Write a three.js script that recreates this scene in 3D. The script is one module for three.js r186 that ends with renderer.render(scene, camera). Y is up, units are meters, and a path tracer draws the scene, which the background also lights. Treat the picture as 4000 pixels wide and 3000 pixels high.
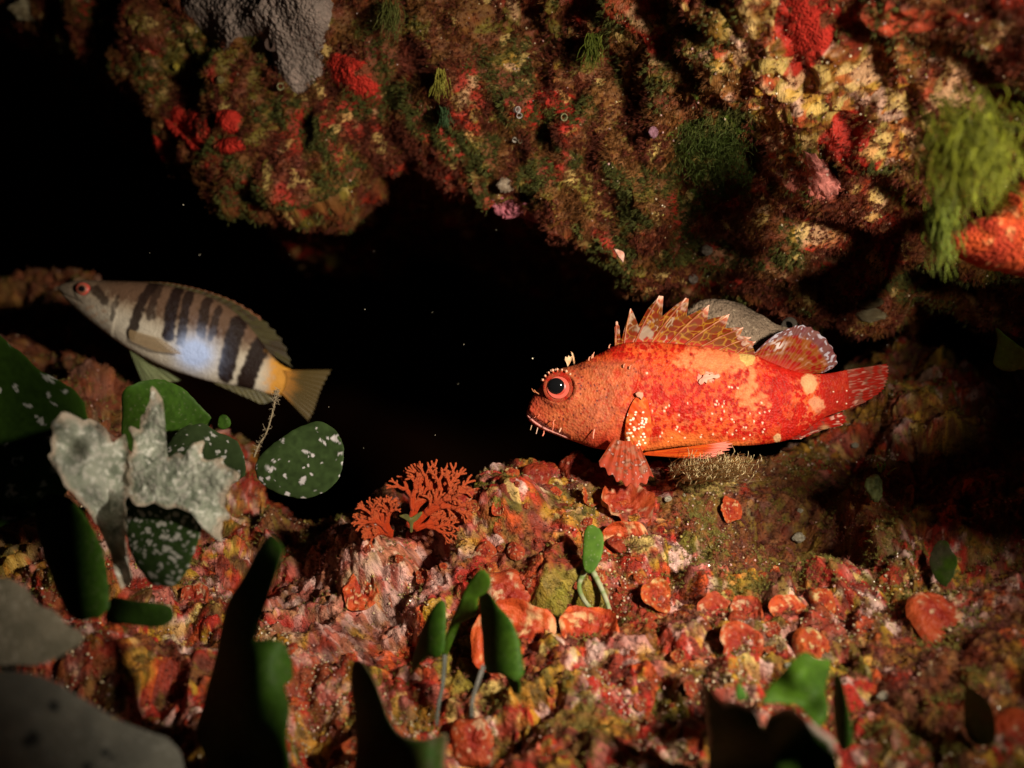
import * as THREE from 'three';
import { mergeGeometries } from 'three/addons/utils/BufferGeometryUtils.js';

// ---------------------------------------------------------------- camera, water, lamp, exposure
const scene = new THREE.Scene();
const CAM_Z = 0.40;                       // the camera stands 40 cm from the red fish, which sits at z = 0
const camera = new THREE.PerspectiveCamera(42, 4 / 3, 0.01, 20);
camera.position.set(0, 0, CAM_Z);
camera.lookAt(0, 0, -1);
camera.focus = 0.392; camera.userData.fStop = 6.2;
const renderer = new THREE.WebGLRenderer({ antialias: true });
renderer.setSize(1024, 768);
renderer.toneMapping = THREE.LinearToneMapping;
renderer.toneMappingExposure = 1;
renderer.shadowMap.enabled = true;

{ // night water all round: almost black, a trace of blue
  const w = 64, h = 32, data = new Float32Array(w * h * 4);
  for (let i = 0; i < w * h; i++) { data[i * 4] = 0.0006; data[i * 4 + 1] = 0.0009; data[i * 4 + 2] = 0.0013; data[i * 4 + 3] = 1; }
  const sky = new THREE.DataTexture(data, w, h, THREE.RGBAFormat, THREE.FloatType);
  sky.mapping = THREE.EquirectangularReflectionMapping; sky.needsUpdate = true;
  scene.background = sky; scene.environment = sky;
}
const LAMP = { at: [0.200, 0.055, 0.335], aim: [-0.005, 0.0, 0.0], power: 1.05, angle: 0.59, penumbra: 0.95, radius: 0.75 };

// ---------------------------------------------------------------- helpers
const TX = Math.tan(21 * Math.PI / 180) * 4 / 3, TY = Math.tan(21 * Math.PI / 180);
const at = (x, y, d) => new THREE.Vector3((x - 2000) / 2000 * TX * d, (1500 - y) / 1500 * TY * d, CAM_Z - d);  // a pixel of the 4000 x 3000 photograph, seen at a distance, as a point
const V = (x, y, z) => new THREE.Vector3(x, y, z);
const clamp = (x, a = 0, b = 1) => Math.min(b, Math.max(a, x));
const sst = (a, b, x) => { const t = clamp((x - a) / (b - a)); return t * t * (3 - 2 * t); };
const mix = (a, b, t) => a + (b - a) * t;
const mixC = (a, b, t) => [mix(a[0], b[0], t), mix(a[1], b[1], t), mix(a[2], b[2], t)];
const gauss = (x, y, cx, cy, rx, ry) => Math.exp(-(((x - cx) / rx) ** 2 + ((y - cy) / ry) ** 2));
function rng(seed) { let s = seed >>> 0; return () => { s = (s + 0x6d2b79f5) | 0; let t = Math.imul(s ^ (s >>> 15), 1 | s); t = (t + Math.imul(t ^ (t >>> 7), 61 | t)) ^ t; return ((t ^ (t >>> 14)) >>> 0) / 4294967296; }; }
function hash(x, y, z) { let h = (Math.imul(x, 374761393) + Math.imul(y, 668265263) + Math.imul(z, 2147483647 ^ 0x5bd1e995)) | 0; h = Math.imul(h ^ (h >>> 13), 1274126177); return ((h ^ (h >>> 16)) >>> 0) / 4294967296; }
function noise(x, y, z) {                 // value noise, -1..1
  const ix = Math.floor(x), iy = Math.floor(y), iz = Math.floor(z);
  let fx = x - ix, fy = y - iy, fz = z - iz;
  fx = fx * fx * (3 - 2 * fx); fy = fy * fy * (3 - 2 * fy); fz = fz * fz * (3 - 2 * fz);
  const a = mix(mix(hash(ix, iy, iz), hash(ix + 1, iy, iz), fx), mix(hash(ix, iy + 1, iz), hash(ix + 1, iy + 1, iz), fx), fy);
  const b = mix(mix(hash(ix, iy, iz + 1), hash(ix + 1, iy, iz + 1), fx), mix(hash(ix, iy + 1, iz + 1), hash(ix + 1, iy + 1, iz + 1), fx), fy);
  return mix(a, b, fz) * 2 - 1;
}
function fbm(x, y, z, o = 4) { let s = 0, a = 0.5; for (let i = 0; i < o; i++) { s += a * noise(x, y, z); x = x * 2.03 + 17.1; y = y * 2.03 + 5.7; z = z * 2.03 + 9.2; a *= 0.5; } return s; }
function worley(x, y, z) {                // distance to the nearest and the second nearest point, and the nearest one's own number
  const ix = Math.floor(x), iy = Math.floor(y), iz = Math.floor(z);
  let f1 = 9, f2 = 9, id = 0;
  for (let k = -1; k <= 1; k++) for (let j = -1; j <= 1; j++) for (let i = -1; i <= 1; i++) {
    const cx = ix + i, cy = iy + j, cz = iz + k, h = hash(cx, cy, cz);
    const dx = cx + hash(cx + 71, cy, cz) - x, dy = cy + hash(cx, cy + 37, cz) - y, dz = cz + h - z, d = dx * dx + dy * dy + dz * dz;
    if (d < f1) { f2 = f1; f1 = d; id = hash(cx + 11, cy + 23, cz + 47); } else if (d < f2) f2 = d;
  }
  return [Math.sqrt(f1), Math.sqrt(f2), id];
}
function table(xs, ys, x) {               // smooth interpolation in a table (Catmull-Rom, clamped)
  if (x <= xs[0]) return ys[0];
  const n = xs.length; if (x >= xs[n - 1]) return ys[n - 1];
  let i = 0; while (x > xs[i + 1]) i++;
  const h = xs[i + 1] - xs[i], t = (x - xs[i]) / h;
  const m = (k) => (k <= 0 || k >= n - 1) ? 0.5 * ((ys[Math.min(k + 1, n - 1)] - ys[Math.max(k - 1, 0)]) / (xs[Math.min(k + 1, n - 1)] - xs[Math.max(k - 1, 0)])) : (ys[k + 1] - ys[k - 1]) / (xs[k + 1] - xs[k - 1]);
  const t2 = t * t, t3 = t2 * t;
  return (2 * t3 - 3 * t2 + 1) * ys[i] + (t3 - 2 * t2 + t) * h * m(i) + (-2 * t3 + 3 * t2) * ys[i + 1] + (t3 - t2) * h * m(i + 1);
}
const used = {};
function numbered(name) { const n = used[name] = (used[name] ?? -1) + 1; return n ? name + '_' + String(n).padStart(3, '0') : name; }
function tag(o, label, category, group) { o.name = numbered(o.name); o.userData.label = label; if (category) o.userData.category = category; if (group) o.userData.group = group; scene.add(o); return o; }
function shade(m) { m.castShadow = m.receiveShadow = true; return m; }
function mesh(name, g, m, parent) { const o = shade(new THREE.Mesh(g, m)); o.name = name; if (parent) parent.add(o); return o; }
function group(name, p) { const g = new THREE.Group(); g.name = name; if (p) g.position.copy(p); return g; }
function grid(nu, nv, f, closeU = false) { // a sheet of nu x nv points; f(i, j) returns [Vector3, colour, u, v]
  const pos = new Float32Array(nu * nv * 3), col = new Float32Array(nu * nv * 3), uv = new Float32Array(nu * nv * 2), idx = [];
  for (let j = 0; j < nv; j++) for (let i = 0; i < nu; i++) {
    const [p, c, u = p.x, v = p.y] = f(i, j), k = j * nu + i;
    pos[k * 3] = p.x; pos[k * 3 + 1] = p.y; pos[k * 3 + 2] = p.z; col[k * 3] = c[0]; col[k * 3 + 1] = c[1]; col[k * 3 + 2] = c[2]; uv[k * 2] = u; uv[k * 2 + 1] = v;
  }
  const nq = closeU ? nu : nu - 1;
  for (let j = 0; j < nv - 1; j++) for (let i = 0; i < nq; i++) { const a = j * nu + i, b = j * nu + (i + 1) % nu, c = a + nu, d = b + nu; idx.push(a, b, c, b, d, c); }
  const g = new THREE.BufferGeometry();
  g.setAttribute('position', new THREE.BufferAttribute(pos, 3)); g.setAttribute('color', new THREE.BufferAttribute(col, 3)); g.setAttribute('uv', new THREE.BufferAttribute(uv, 2));
  g.setIndex(new THREE.BufferAttribute(new Uint32Array(idx), 1)); g.computeVertexNormals();
  return g;
}
function paint(g, c) { const n = g.attributes.position.count, a = new Float32Array(n * 3); for (let i = 0; i < n; i++) { const k = typeof c === 'function' ? c(g.attributes.position.getX(i), g.attributes.position.getY(i), g.attributes.position.getZ(i)) : c; a.set(k, i * 3); } g.setAttribute('color', new THREE.BufferAttribute(a, 3)); return g; }
function tube(pts, r0, r1, c, seg = 10, rad = 6) { // a tapering tube with a round end through points
  const curve = new THREE.CatmullRomCurve3(pts), fr = curve.computeFrenetFrames(seg), p = new THREE.Vector3();
  const rows = seg + 3;
  return grid(rad, rows, (i, j) => {
    const k = Math.min(Math.max(j - 1, 0), seg), t = k / seg, a = i / rad * Math.PI * 2;
    curve.getPoint(t, p); let r = mix(r0, r1, t); if (j === 0 || j === rows - 1) r = 0;
    const q = p.clone().addScaledVector(fr.normals[k], Math.cos(a) * r).addScaledVector(fr.binormals[k], Math.sin(a) * r);
    if (j === rows - 1) q.addScaledVector(fr.tangents[k], r1 * 0.7);
    return [q, typeof c === 'function' ? c(t) : c, i / rad, t];
  }, true);
}

// small tiling bump: grit, in metres
function bumpTexture(size, f) {
  const d = new Uint8Array(size * size * 4);
  for (let y = 0; y < size; y++) for (let x = 0; x < size; x++) { const v = clamp(f(x / size, y / size)) * 255, k = (y * size + x) * 4; d[k] = d[k + 1] = d[k + 2] = v; d[k + 3] = 255; }
  const t = new THREE.DataTexture(d, size, size); t.wrapS = t.wrapT = THREE.RepeatWrapping; t.magFilter = THREE.LinearFilter; t.minFilter = THREE.LinearFilter; t.needsUpdate = true; return t;
}
const wrap = (i, n) => ((i % n) + n) % n;
function tileNoise(x, y, n, seed) { const ix = Math.floor(x), iy = Math.floor(y); let fx = x - ix, fy = y - iy; fx = fx * fx * (3 - 2 * fx); fy = fy * fy * (3 - 2 * fy); const h = (a, b) => hash(wrap(a, n), wrap(b, n), seed); return mix(mix(h(ix, iy), h(ix + 1, iy), fx), mix(h(ix, iy + 1), h(ix + 1, iy + 1), fx), fy); }
function tileCells(x, y, n, seed) { const ix = Math.floor(x), iy = Math.floor(y); let f = 9; for (let b = -1; b <= 1; b++) for (let a = -1; a <= 1; a++) { const u = wrap(ix + a, n), v = wrap(iy + b, n); f = Math.min(f, Math.hypot(ix + a + hash(u, v, seed) - x, iy + b + hash(u, v, seed + 9) - y)); } return f; }
const gritTex = bumpTexture(512, (u, v) => 0.5 * tileNoise(u * 24, v * 24, 24, 1) + 0.3 * tileNoise(u * 60, v * 60, 60, 2) + 0.25 * tileNoise(u * 130, v * 130, 130, 3));
gritTex.repeat.set(40, 40);
const skinTex = bumpTexture(512, (u, v) => 1 - 0.8 * tileCells(u * 22, v * 22, 22, 4) - 0.2 * tileNoise(u * 90, v * 90, 90, 5));
skinTex.repeat.set(45, 45);

const M = {
  rock: new THREE.MeshPhysicalMaterial({ vertexColors: true, roughness: 0.55, bumpMap: gritTex, bumpScale: 0.0009, specularIntensity: 0.5 }),
  skin: new THREE.MeshPhysicalMaterial({ vertexColors: true, roughness: 0.52, bumpMap: skinTex, bumpScale: 0.0003, specularIntensity: 0.25 }),
  fin: new THREE.MeshPhysicalMaterial({ vertexColors: true, roughness: 0.5, transmission: 0.2, thickness: 0, specularIntensity: 0.15, side: THREE.DoubleSide }),
  finSkin: new THREE.MeshPhysicalMaterial({ vertexColors: true, roughness: 0.5, specularIntensity: 0.12, side: THREE.DoubleSide }),
  clearFin: new THREE.MeshPhysicalMaterial({ vertexColors: true, roughness: 0.5, transparent: true, opacity: 0.42, side: THREE.DoubleSide }),
  flesh: new THREE.MeshPhysicalMaterial({ vertexColors: true, roughness: 0.35, specularIntensity: 0.5 }),
  pupil: new THREE.MeshPhysicalMaterial({ color: new THREE.Color(0.006, 0.006, 0.007), roughness: 0.08, clearcoat: 1, clearcoatRoughness: 0.03 }),
  leaf: new THREE.MeshPhysicalMaterial({ vertexColors: true, roughness: 0.6, transmission: 0.22, thickness: 0, specularIntensity: 0.2, side: THREE.DoubleSide }),
  pale: new THREE.MeshPhysicalMaterial({ vertexColors: true, roughness: 0.7, transmission: 0.45, thickness: 0, bumpMap: gritTex, bumpScale: 0.0007, side: THREE.DoubleSide }),
  sponge: new THREE.MeshPhysicalMaterial({ vertexColors: true, roughness: 0.8, bumpMap: skinTex, bumpScale: 0.0008, specularIntensity: 0.4 }),
  crust: new THREE.MeshPhysicalMaterial({ vertexColors: true, roughness: 0.5, specularIntensity: 0.4, bumpMap: gritTex, bumpScale: 0.0005 }),
  hair: new THREE.MeshPhysicalMaterial({ vertexColors: true, roughness: 0.6, specularIntensity: 0.5 }),
  grain: new THREE.MeshPhysicalMaterial({ color: new THREE.Color(0.75, 0.68, 0.5), roughness: 0.4 }),
  metal: new THREE.MeshStandardMaterial({ color: new THREE.Color(0.03, 0.03, 0.032), roughness: 0.5 }),
  glow: new THREE.MeshStandardMaterial({ color: 0x111111, emissive: new THREE.Color(1, 0.90, 0.72), emissiveIntensity: 4 }),
};

// ---------------------------------------------------------------- rock: roof and floor of the crevice
const R = { maroon: [0.13, 0.024, 0.010], brown: [0.14, 0.055, 0.015], red: [0.33, 0.018, 0.009], orange: [0.43, 0.062, 0.012], pink: [0.45, 0.125, 0.095], palepink: [0.62, 0.38, 0.33], cream: [0.64, 0.44, 0.14], yellow: [0.50, 0.33, 0.025], gold: [0.44, 0.24, 0.022], olive: [0.13, 0.10, 0.012], green: [0.06, 0.085, 0.010], purple: [0.14, 0.035, 0.032], dark: [0.08, 0.03, 0.016] };
const rockData = {};
function sheet(key, nc, nFront, nBack, base, lumps, colour) {
  const nr = nFront + nBack, P = new Array(nc * nr);
  for (let j = 0; j < nr; j++) for (let i = 0; i < nc; i++) P[j * nc + i] = base(-300 + 4600 * i / (nc - 1), j < nFront ? j / (nFront - 1) : 1, j < nFront ? 0 : (j - nFront + 1) / nBack);
  const N = new Array(nc * nr), a = V(), b = V();
  for (let j = 0; j < nr; j++) for (let i = 0; i < nc; i++) {
    const r = 6;
    a.subVectors(P[j * nc + Math.min(nc - 1, i + r)], P[j * nc + Math.max(0, i - r)]); b.subVectors(P[Math.min(nr - 1, j + r) * nc + i], P[Math.max(0, j - r) * nc + i]);
    N[j * nc + i] = V().crossVectors(a, b).normalize();
  }
  const flip = N[Math.floor(nFront / 2) * nc + (nc >> 1)].z < 0 ? -1 : 1;
  const g = grid(nc, nr, (i, j) => {
    const k = j * nc + i, p = P[k], n = N[k].multiplyScalar(flip);
    const px = -300 + 4600 * i / (nc - 1);
    const lump = lumps(p, px, j / nFront), q = p.clone().addScaledVector(n, lump.h);
    return [q, colour(q, px, lump, i, j), q.x + q.z * 0.3, q.y - q.z];
  });
  if (flip > 0 ? false : true) { const ix = g.index.array; for (let k = 0; k < ix.length; k += 3) { const t = ix[k]; ix[k] = ix[k + 1]; ix[k + 1] = t; } g.computeVertexNormals(); }
  rockData[key] = { g, nc, nFront };
  return g;
}
function onSheet(key, px, f) {            // point and normal on the finished rock, f = 0 at the outer edge, 1 at the lip
  const { g, nc, nFront } = rockData[key], i = clamp(Math.round((px + 300) / 4600 * (nc - 1)), 0, nc - 1), j = clamp(Math.round(f * (nFront - 1)), 0, nFront + 60), k = j * nc + i;
  return [V().fromBufferAttribute(g.attributes.position, k), V().fromBufferAttribute(g.attributes.normal, k)];
}
const reliefMaps = {};
function reliefDepth(key, x, y) {         // how far the finished rock lies behind a place, smoothed to a few millimetres
  const W = 230, H = 180, X = (x) => (x + 300) / 4600 * (W - 1), Y = (y) => (y + 300) / 3600 * (H - 1);
  if (!reliefMaps[key]) {
    const { g, nc, nFront } = rockData[key], sum = new Float32Array(W * H), cnt = new Float32Array(W * H), P = g.attributes.position;
    for (let k = 0; k < nc * (nFront + 8); k++) { const d = CAM_Z - P.getZ(k), px = 2000 + P.getX(k) / (TX * d) * 2000, py = 1500 - P.getY(k) / (TY * d) * 1500, i = Math.round(X(px)), j = Math.round(Y(py)); if (i >= 0 && j >= 0 && i < W && j < H) { sum[j * W + i] += d; cnt[j * W + i]++; } }
    let m = new Float32Array(W * H); for (let k = 0; k < W * H; k++) m[k] = cnt[k] ? sum[k] / cnt[k] : 0;
    for (let pass = 0; pass < 6; pass++) { const o = m.slice(); for (let j = 0; j < H; j++) for (let i = 0; i < W; i++) { let a = 0, n = 0; for (let v = -1; v <= 1; v++) for (let u = -1; u <= 1; u++) { const q = (j + v) * W + i + u; if (i + u >= 0 && i + u < W && j + v >= 0 && j + v < H && o[q] > 0) { a += o[q]; n++; } } if (n && (m[j * W + i] === 0 || pass < 2)) m[j * W + i] = a / n; } }
    reliefMaps[key] = m;
  }
  const m = reliefMaps[key], u = clamp(X(x), 0, W - 1.001), v = clamp(Y(y), 0, H - 1.001), i = Math.floor(u), j = Math.floor(v), a = u - i, b = v - j;
  return mix(mix(m[j * W + i], m[j * W + i + 1], a), mix(m[j * W + W + i], m[j * W + W + i + 1], a), b) || 0.45;
}
const depthAt = (xs, rows, px, f) => { const fs = [0, 0.33, 0.66, 1]; return table(fs, rows.map((r) => table(xs, r, px)), f); };

// roof
const lipX = [-300, 0, 100, 300, 480, 560, 640, 800, 1000, 1200, 1290, 1400, 1600, 1700, 1800, 2100, 2300, 2450, 2560, 2800, 3100, 3400, 3700, 4000, 4300];
const lipY = [20, 70, 110, 190, 310, 490, 650, 770, 810, 790, 750, 710, 700, 730, 780, 830, 940, 1050, 1130, 1150, 1250, 1310, 1260, 1290, 1290];
const roofDX = [-300, 400, 1000, 1500, 2200, 2800, 3300, 3700, 4300];
const roofD = [[0.60, 0.52, 0.46, 0.425, 0.39, 0.345, 0.32, 0.295, 0.275], [0.60, 0.52, 0.47, 0.437, 0.405, 0.365, 0.340, 0.315, 0.29], [0.61, 0.53, 0.48, 0.45, 0.418, 0.397, 0.382, 0.36, 0.33], [0.62, 0.54, 0.485, 0.465, 0.428, 0.432, 0.43, 0.425, 0.40]];
const lip = (px) => table(lipX, lipY, px);
function roofBase(px, f, back) {
  const ly = lip(px), py = mix(-260, ly, f), round = sst(0.82, 1, f), d = depthAt(roofDX, roofD, px, f) + 0.010 * round * round;
  const p = at(px, py, d);
  if (back > 0) { p.z -= 0.30 * back; p.y += 0.020 * Math.sin(back * 3) - 0.01 * back; }
  return p;
}
const roofPy = (px, j, nFront) => mix(-260, lip(px), Math.min(1, j / (nFront - 1)));
const RN = 900;
sheet('roof', RN, 300, 110, roofBase, (p, px, f) => {
  const w1 = worley(p.x * 60, p.y * 60, p.z * 60), w2 = worley(p.x * 190 + 7, p.y * 190, p.z * 190), rough = sst(2300, 3000, px);
  const big = fbm(p.x * 22 + 3, p.y * 22, p.z * 22, 3), mid = fbm(p.x * 85, p.y * 85 + 4, p.z * 85, 3), fine = fbm(p.x * 420, p.y * 420, p.z * 420, 2);
  const pit = sst(0.15, 0.6, fbm(p.x * 42 + 9, p.y * 34 + 2, p.z * 30, 2) + 0.02);
  return { h: big * 0.022 + mid * 0.008 + (0.5 - w1[0]) * mix(0.004, 0.007, rough) + (0.5 - w2[0]) * 0.0026 + fine * 0.0012 - pit * 0.011, w1, w2, mid, big, fine };
}, (p, px, L, i, j) => {
  const py = roofPy(px, j, 300) , n1 = fbm(p.x * 55 + 31, p.y * 55, p.z * 55, 3), n2 = fbm(p.x * 130 + 5, p.y * 130 + 8, p.z * 130, 3), id = L.w2[2];
  let c = mixC(R.maroon, R.brown, clamp(0.5 + n2 * 1.6));
  c = mixC(c, R.red, sst(0.05, 0.22, n1 + gauss(px, py, 2300, 600, 500, 350) * 0.12 - (py > 900 ? 0.08 : 0)) * 0.75);
  c = mixC(c, [0.16, 0.075, 0.014], sst(0.05, 0.3, -n1) * 0.6);
  c = mixC(c, R.olive, sst(0.08, 0.2, n2 + gauss(px, py, 700, 300, 380, 260) * 0.2 - 0.08) * 0.8);
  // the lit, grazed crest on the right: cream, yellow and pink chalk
  const crest = gauss(px, py, 3080, 420, 330, 480) + gauss(px, py, 3500, 420, 260, 330) * 0.8 + gauss(px, py, 2060, 280, 130, 130) * 0.9 + gauss(px, py, 2820, 90, 260, 140) * 0.8;  // the spot near the centre paints a yellow sunlit ridge into the rock colour
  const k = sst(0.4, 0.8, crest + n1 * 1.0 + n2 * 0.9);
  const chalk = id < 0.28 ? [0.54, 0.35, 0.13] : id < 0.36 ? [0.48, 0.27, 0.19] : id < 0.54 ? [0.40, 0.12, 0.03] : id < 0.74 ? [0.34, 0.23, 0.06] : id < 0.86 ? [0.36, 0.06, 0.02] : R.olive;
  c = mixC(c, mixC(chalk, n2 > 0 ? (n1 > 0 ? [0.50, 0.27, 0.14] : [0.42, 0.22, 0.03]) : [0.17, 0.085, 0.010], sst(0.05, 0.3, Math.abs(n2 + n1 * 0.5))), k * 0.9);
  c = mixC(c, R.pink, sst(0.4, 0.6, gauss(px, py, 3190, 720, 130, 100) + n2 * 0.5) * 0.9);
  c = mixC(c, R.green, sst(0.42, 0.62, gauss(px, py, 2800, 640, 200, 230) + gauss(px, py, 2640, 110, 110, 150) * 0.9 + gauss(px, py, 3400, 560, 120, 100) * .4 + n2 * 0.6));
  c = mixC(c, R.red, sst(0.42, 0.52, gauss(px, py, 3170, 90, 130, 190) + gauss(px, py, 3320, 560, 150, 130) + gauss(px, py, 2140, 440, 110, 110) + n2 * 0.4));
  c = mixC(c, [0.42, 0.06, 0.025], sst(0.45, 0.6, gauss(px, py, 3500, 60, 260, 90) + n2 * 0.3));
  if (id > 0.93) c = mixC(c, R.cream, 0.5);
  const s = 1 + 0.5 * L.fine + 0.35 * (hash(i, j, 7) - 0.5);
  return [c[0] * s, c[1] * s, c[2] * s];
});
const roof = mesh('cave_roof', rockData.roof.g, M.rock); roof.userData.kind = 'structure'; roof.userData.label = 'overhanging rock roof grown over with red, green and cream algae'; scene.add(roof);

// floor
const crestX = [-300, 0, 250, 450, 560, 680, 850, 1000, 1400, 1800, 2000, 2250, 2500, 2900, 3150, 3300, 3450, 3600, 4000, 4300];
const crestY = [1020, 1060, 1040, 1180, 1450, 1640, 1720, 1920, 2010, 1960, 1880, 1830, 1830, 1800, 1720, 1590, 1420, 1270, 1220, 1210];
const floorDX = [-300, 400, 1000, 1600, 2200, 2600, 2900, 3300, 3700, 4300];
const floorD = [[0.25, 0.26, 0.275, 0.285, 0.28, 0.275, 0.27, 0.265, 0.26, 0.25], [0.33, 0.33, 0.325, 0.325, 0.322, 0.318, 0.31, 0.31, 0.31, 0.30], [0.45, 0.42, 0.385, 0.367, 0.362, 0.362, 0.362, 0.37, 0.385, 0.38], [0.64, 0.60, 0.46, 0.415, 0.402, 0.408, 0.425, 0.47, 0.52, 0.52]];
const crest = (px) => table(crestX, crestY, px);
function floorBase(px, f, back) {
  const py = mix(3250, crest(px), f), d = depthAt(floorDX, floorD, px, f) + 0.012 * sst(0.85, 1, f) ** 2;
  const p = at(px, py, d);
  if (back > 0) { p.z -= 0.28 * back; p.y -= 0.11 * sst(0, 0.6, back) + 0.02 * back; }
  return p;
}
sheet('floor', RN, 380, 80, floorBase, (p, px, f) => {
  const mid0 = fbm(p.x * 110 + 4, p.y * 110, p.z * 110, 2), w0 = worley(p.x * 48 + 5 + mid0 * 0.6, p.y * 48, p.z * 48), w1 = worley(p.x * 130 + mid0 * 1.2, p.y * 130 + 3, p.z * 130), w2 = worley(p.x * 330 + 7, p.y * 330, p.z * 330);
  const big = fbm(p.x * 20 + 13, p.y * 20, p.z * 20, 2), mid = fbm(p.x * 90, p.y * 90 + 4, p.z * 90, 2), fine = fbm(p.x * 480, p.y * 480, p.z * 480, 2);
  const py = mix(3250, crest(px), f), hollow = gauss(px, py, 1520, 2470, 150, 120) + gauss(px, py, 2230, 2370, 170, 60) + gauss(px, py, 1700, 2200, 90, 60) * 0.7 + gauss(px, py, 2640, 2200, 120, 50) * 0.5 + gauss(px, py, 1850, 2960, 150, 60) * 0.8 + gauss(px, py, 2560, 2760, 120, 60) * 0.7 + gauss(px, py, 1250, 2900, 90, 120) * 0.8 + gauss(px, py, 700, 2480, 160, 80) + gauss(px, py, 3250, 2080, 150, 100) * 0.7;
  const mound = gauss(px, py, 1430, 2230, 190, 100) + gauss(px, py, 1980, 2010, 200, 90) * 0.6 + gauss(px, py, 1180, 2640, 130, 120) * 0.7;
  const soft = sst(0.75, 1, f) * sst(1900, 2300, px) * (1 - sst(3100, 3400, px));   // calmer under the fish
  return { h: (big * 0.022 + (0.5 - w0[0]) * 0.013 - 0.010 * sst(0.18, 0.42, fbm(p.x * 36 + 2, p.y * 36, p.z * 36 + 6, 2))) * (1 - 0.7 * soft) + mound * 0.010 - hollow * 0.017 + (0.45 - w1[0]) * 0.0050 * (1 - 0.5 * soft) * (0.55 + 0.9 * sst(-0.2, 0.3, fbm(p.x * 45, p.y * 45 + 7, p.z * 45, 2))) + (0.45 - w2[0]) * 0.0022 + mid * 0.0050 + fine * 0.0015, w0, w1, w2, mid, fine };
}, (p, px, L, i, j) => {
  const py = mix(3250, crest(px), Math.min(1, j / 379)), n1 = fbm(p.x * 50 + 31, p.y * 50, p.z * 50, 3), n2 = fbm(p.x * 150 + 5, p.y * 150 + 8, p.z * 150, 3), a = L.w1[2], b = L.w2[2];
  let c = a < 0.26 ? R.red : a < 0.42 ? [0.26, 0.035, 0.018] : a < 0.56 ? R.orange : a < 0.68 ? R.pink : a < 0.74 ? R.palepink : a < 0.86 ? R.brown : a < 0.93 ? R.gold : R.olive;
  const d = b < 0.26 ? R.red : b < 0.36 ? R.pink : b < 0.44 ? R.palepink : b < 0.56 ? R.cream : b < 0.68 ? R.gold : b < 0.8 ? R.olive : R.maroon;
  c = mixC(c, d, sst(-0.1, 0.25, n2 + 0.05) * 0.8);
  c = mixC(c, b < 0.55 ? R.palepink : [0.62, 0.45, 0.28], sst(0.24, 0.4, fbm(p.x * 150 + 50, p.y * 150, p.z * 150, 3)) * 0.75);
  c = mixC(c, b < 0.5 ? [0.13, 0.035, 0.018] : [0.15, 0.085, 0.018], sst(0.06, 0.26, fbm(p.x * 95 + 20, p.y * 95, p.z * 95 + 3, 3)) * 0.85);
  const pinkish = gauss(px, py, 1450, 2250, 420, 260) + gauss(px, py, 1150, 2600, 300, 300) * 0.5;
  c = mixC(c, [0.30, 0.028, 0.012], sst(0.0, 0.3, n1 + 0.06) * 0.5);
  c = mixC(c, b < 0.5 ? R.gold : R.olive, sst(0.10, 0.30, fbm(p.x * 65 + 3, p.y * 65, p.z * 65 + 9, 3)) * 0.7);
  c = mixC(c, b < 0.5 ? R.palepink : R.pink, sst(0.35, 0.9, pinkish + n2 * 0.8) * 0.6);
  const turf = sst(0.3, 0.7, gauss(px, py, 3050, 2000, 420, 230) + gauss(px, py, 1250, 2030, 260, 70) * 0.9 + sst(3200, 3600, px) * 0.45 + n1 * 0.7);
  c = mixC(c, mixC(R.brown, b < 0.4 ? R.olive : R.maroon, 0.5 + 0.5 * clamp(n2 * 3)), turf * 0.85);
  c = mixC(c, mixC(R.cream, R.olive, b > 0.6 ? 0.7 : 0.15), sst(0.35, 0.6, gauss(px, py, 2740, 1850, 190, 70) + gauss(px, py, 2480, 2130, 90, 70) * 0.6 + gauss(px, py, 1900, 2720, 200, 130) * 0.5 + n2 * 0.6) * 0.9);
  c = mixC(c, [0.2, 0.17, 0.02], sst(0.4, 0.55, gauss(px, py, 2230, 2330, 170, 110) + gauss(px, py, 1800, 2560, 120, 160) + n2 * 0.4) * 0.8);
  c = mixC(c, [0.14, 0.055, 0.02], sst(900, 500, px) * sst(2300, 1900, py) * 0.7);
  const s = 0.88 + 0.9 * L.fine + 0.4 * (hash(i, j, 3) - 0.5);
  return [c[0] * s, c[1] * s, c[2] * s];
});
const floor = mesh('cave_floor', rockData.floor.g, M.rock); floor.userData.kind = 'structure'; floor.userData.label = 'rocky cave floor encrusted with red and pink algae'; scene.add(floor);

// the far end of the crevice, a good way back in the dark
const wallG = grid(60, 40, (i, j) => { const x = (i / 59 - 0.5) * 4, y = (j / 39 - 0.5) * 2.6; return [V(x, y, -2.0 - 0.5 * fbm(x * 2, y * 2, 1, 4) + 0.25 * x * x * 0.3), mixC(R.maroon, R.brown, 0.5 + 0.4 * noise(x * 9, y * 9, 2))]; });
const wall = mesh('cave_wall', wallG, M.rock); wall.userData.kind = 'structure'; wall.userData.label = 'dark rock wall far back in the cave'; scene.add(wall);

// an unseen knob added just outside the frame; it keeps the lamp off the tail of the red fish and the floor behind it
{
  const g = new THREE.SphereGeometry(1, 90, 60), P = g.attributes.position;
  for (let i = 0; i < P.count; i++) { const v = V().fromBufferAttribute(P, i), s = 1 + 0.35 * fbm(v.x * 2.2 + 4, v.y * 2.2, v.z * 2.2, 4); P.setXYZ(i, v.x * s * 0.062, v.y * s * 0.017, v.z * s * 0.024); }
  g.computeVertexNormals(); paint(g, (x, y, z) => mixC(mixC(R.brown, R.maroon, clamp(0.5 + fbm(x * 90, y * 90, z * 90, 3) * 2)), R.pink, sst(0.1, 0.3, fbm(x * 60 + 5, y * 60, z * 60, 3))));
  const m = mesh('added_shade_knob', g, M.rock); m.position.set(0.222, 0.007, 0.165); m.rotation.set(0, 0.1, 0.05); tag(m, 'added knob of brown rock outside the picture, shading the tail of the red fish', 'rock');
}

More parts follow.
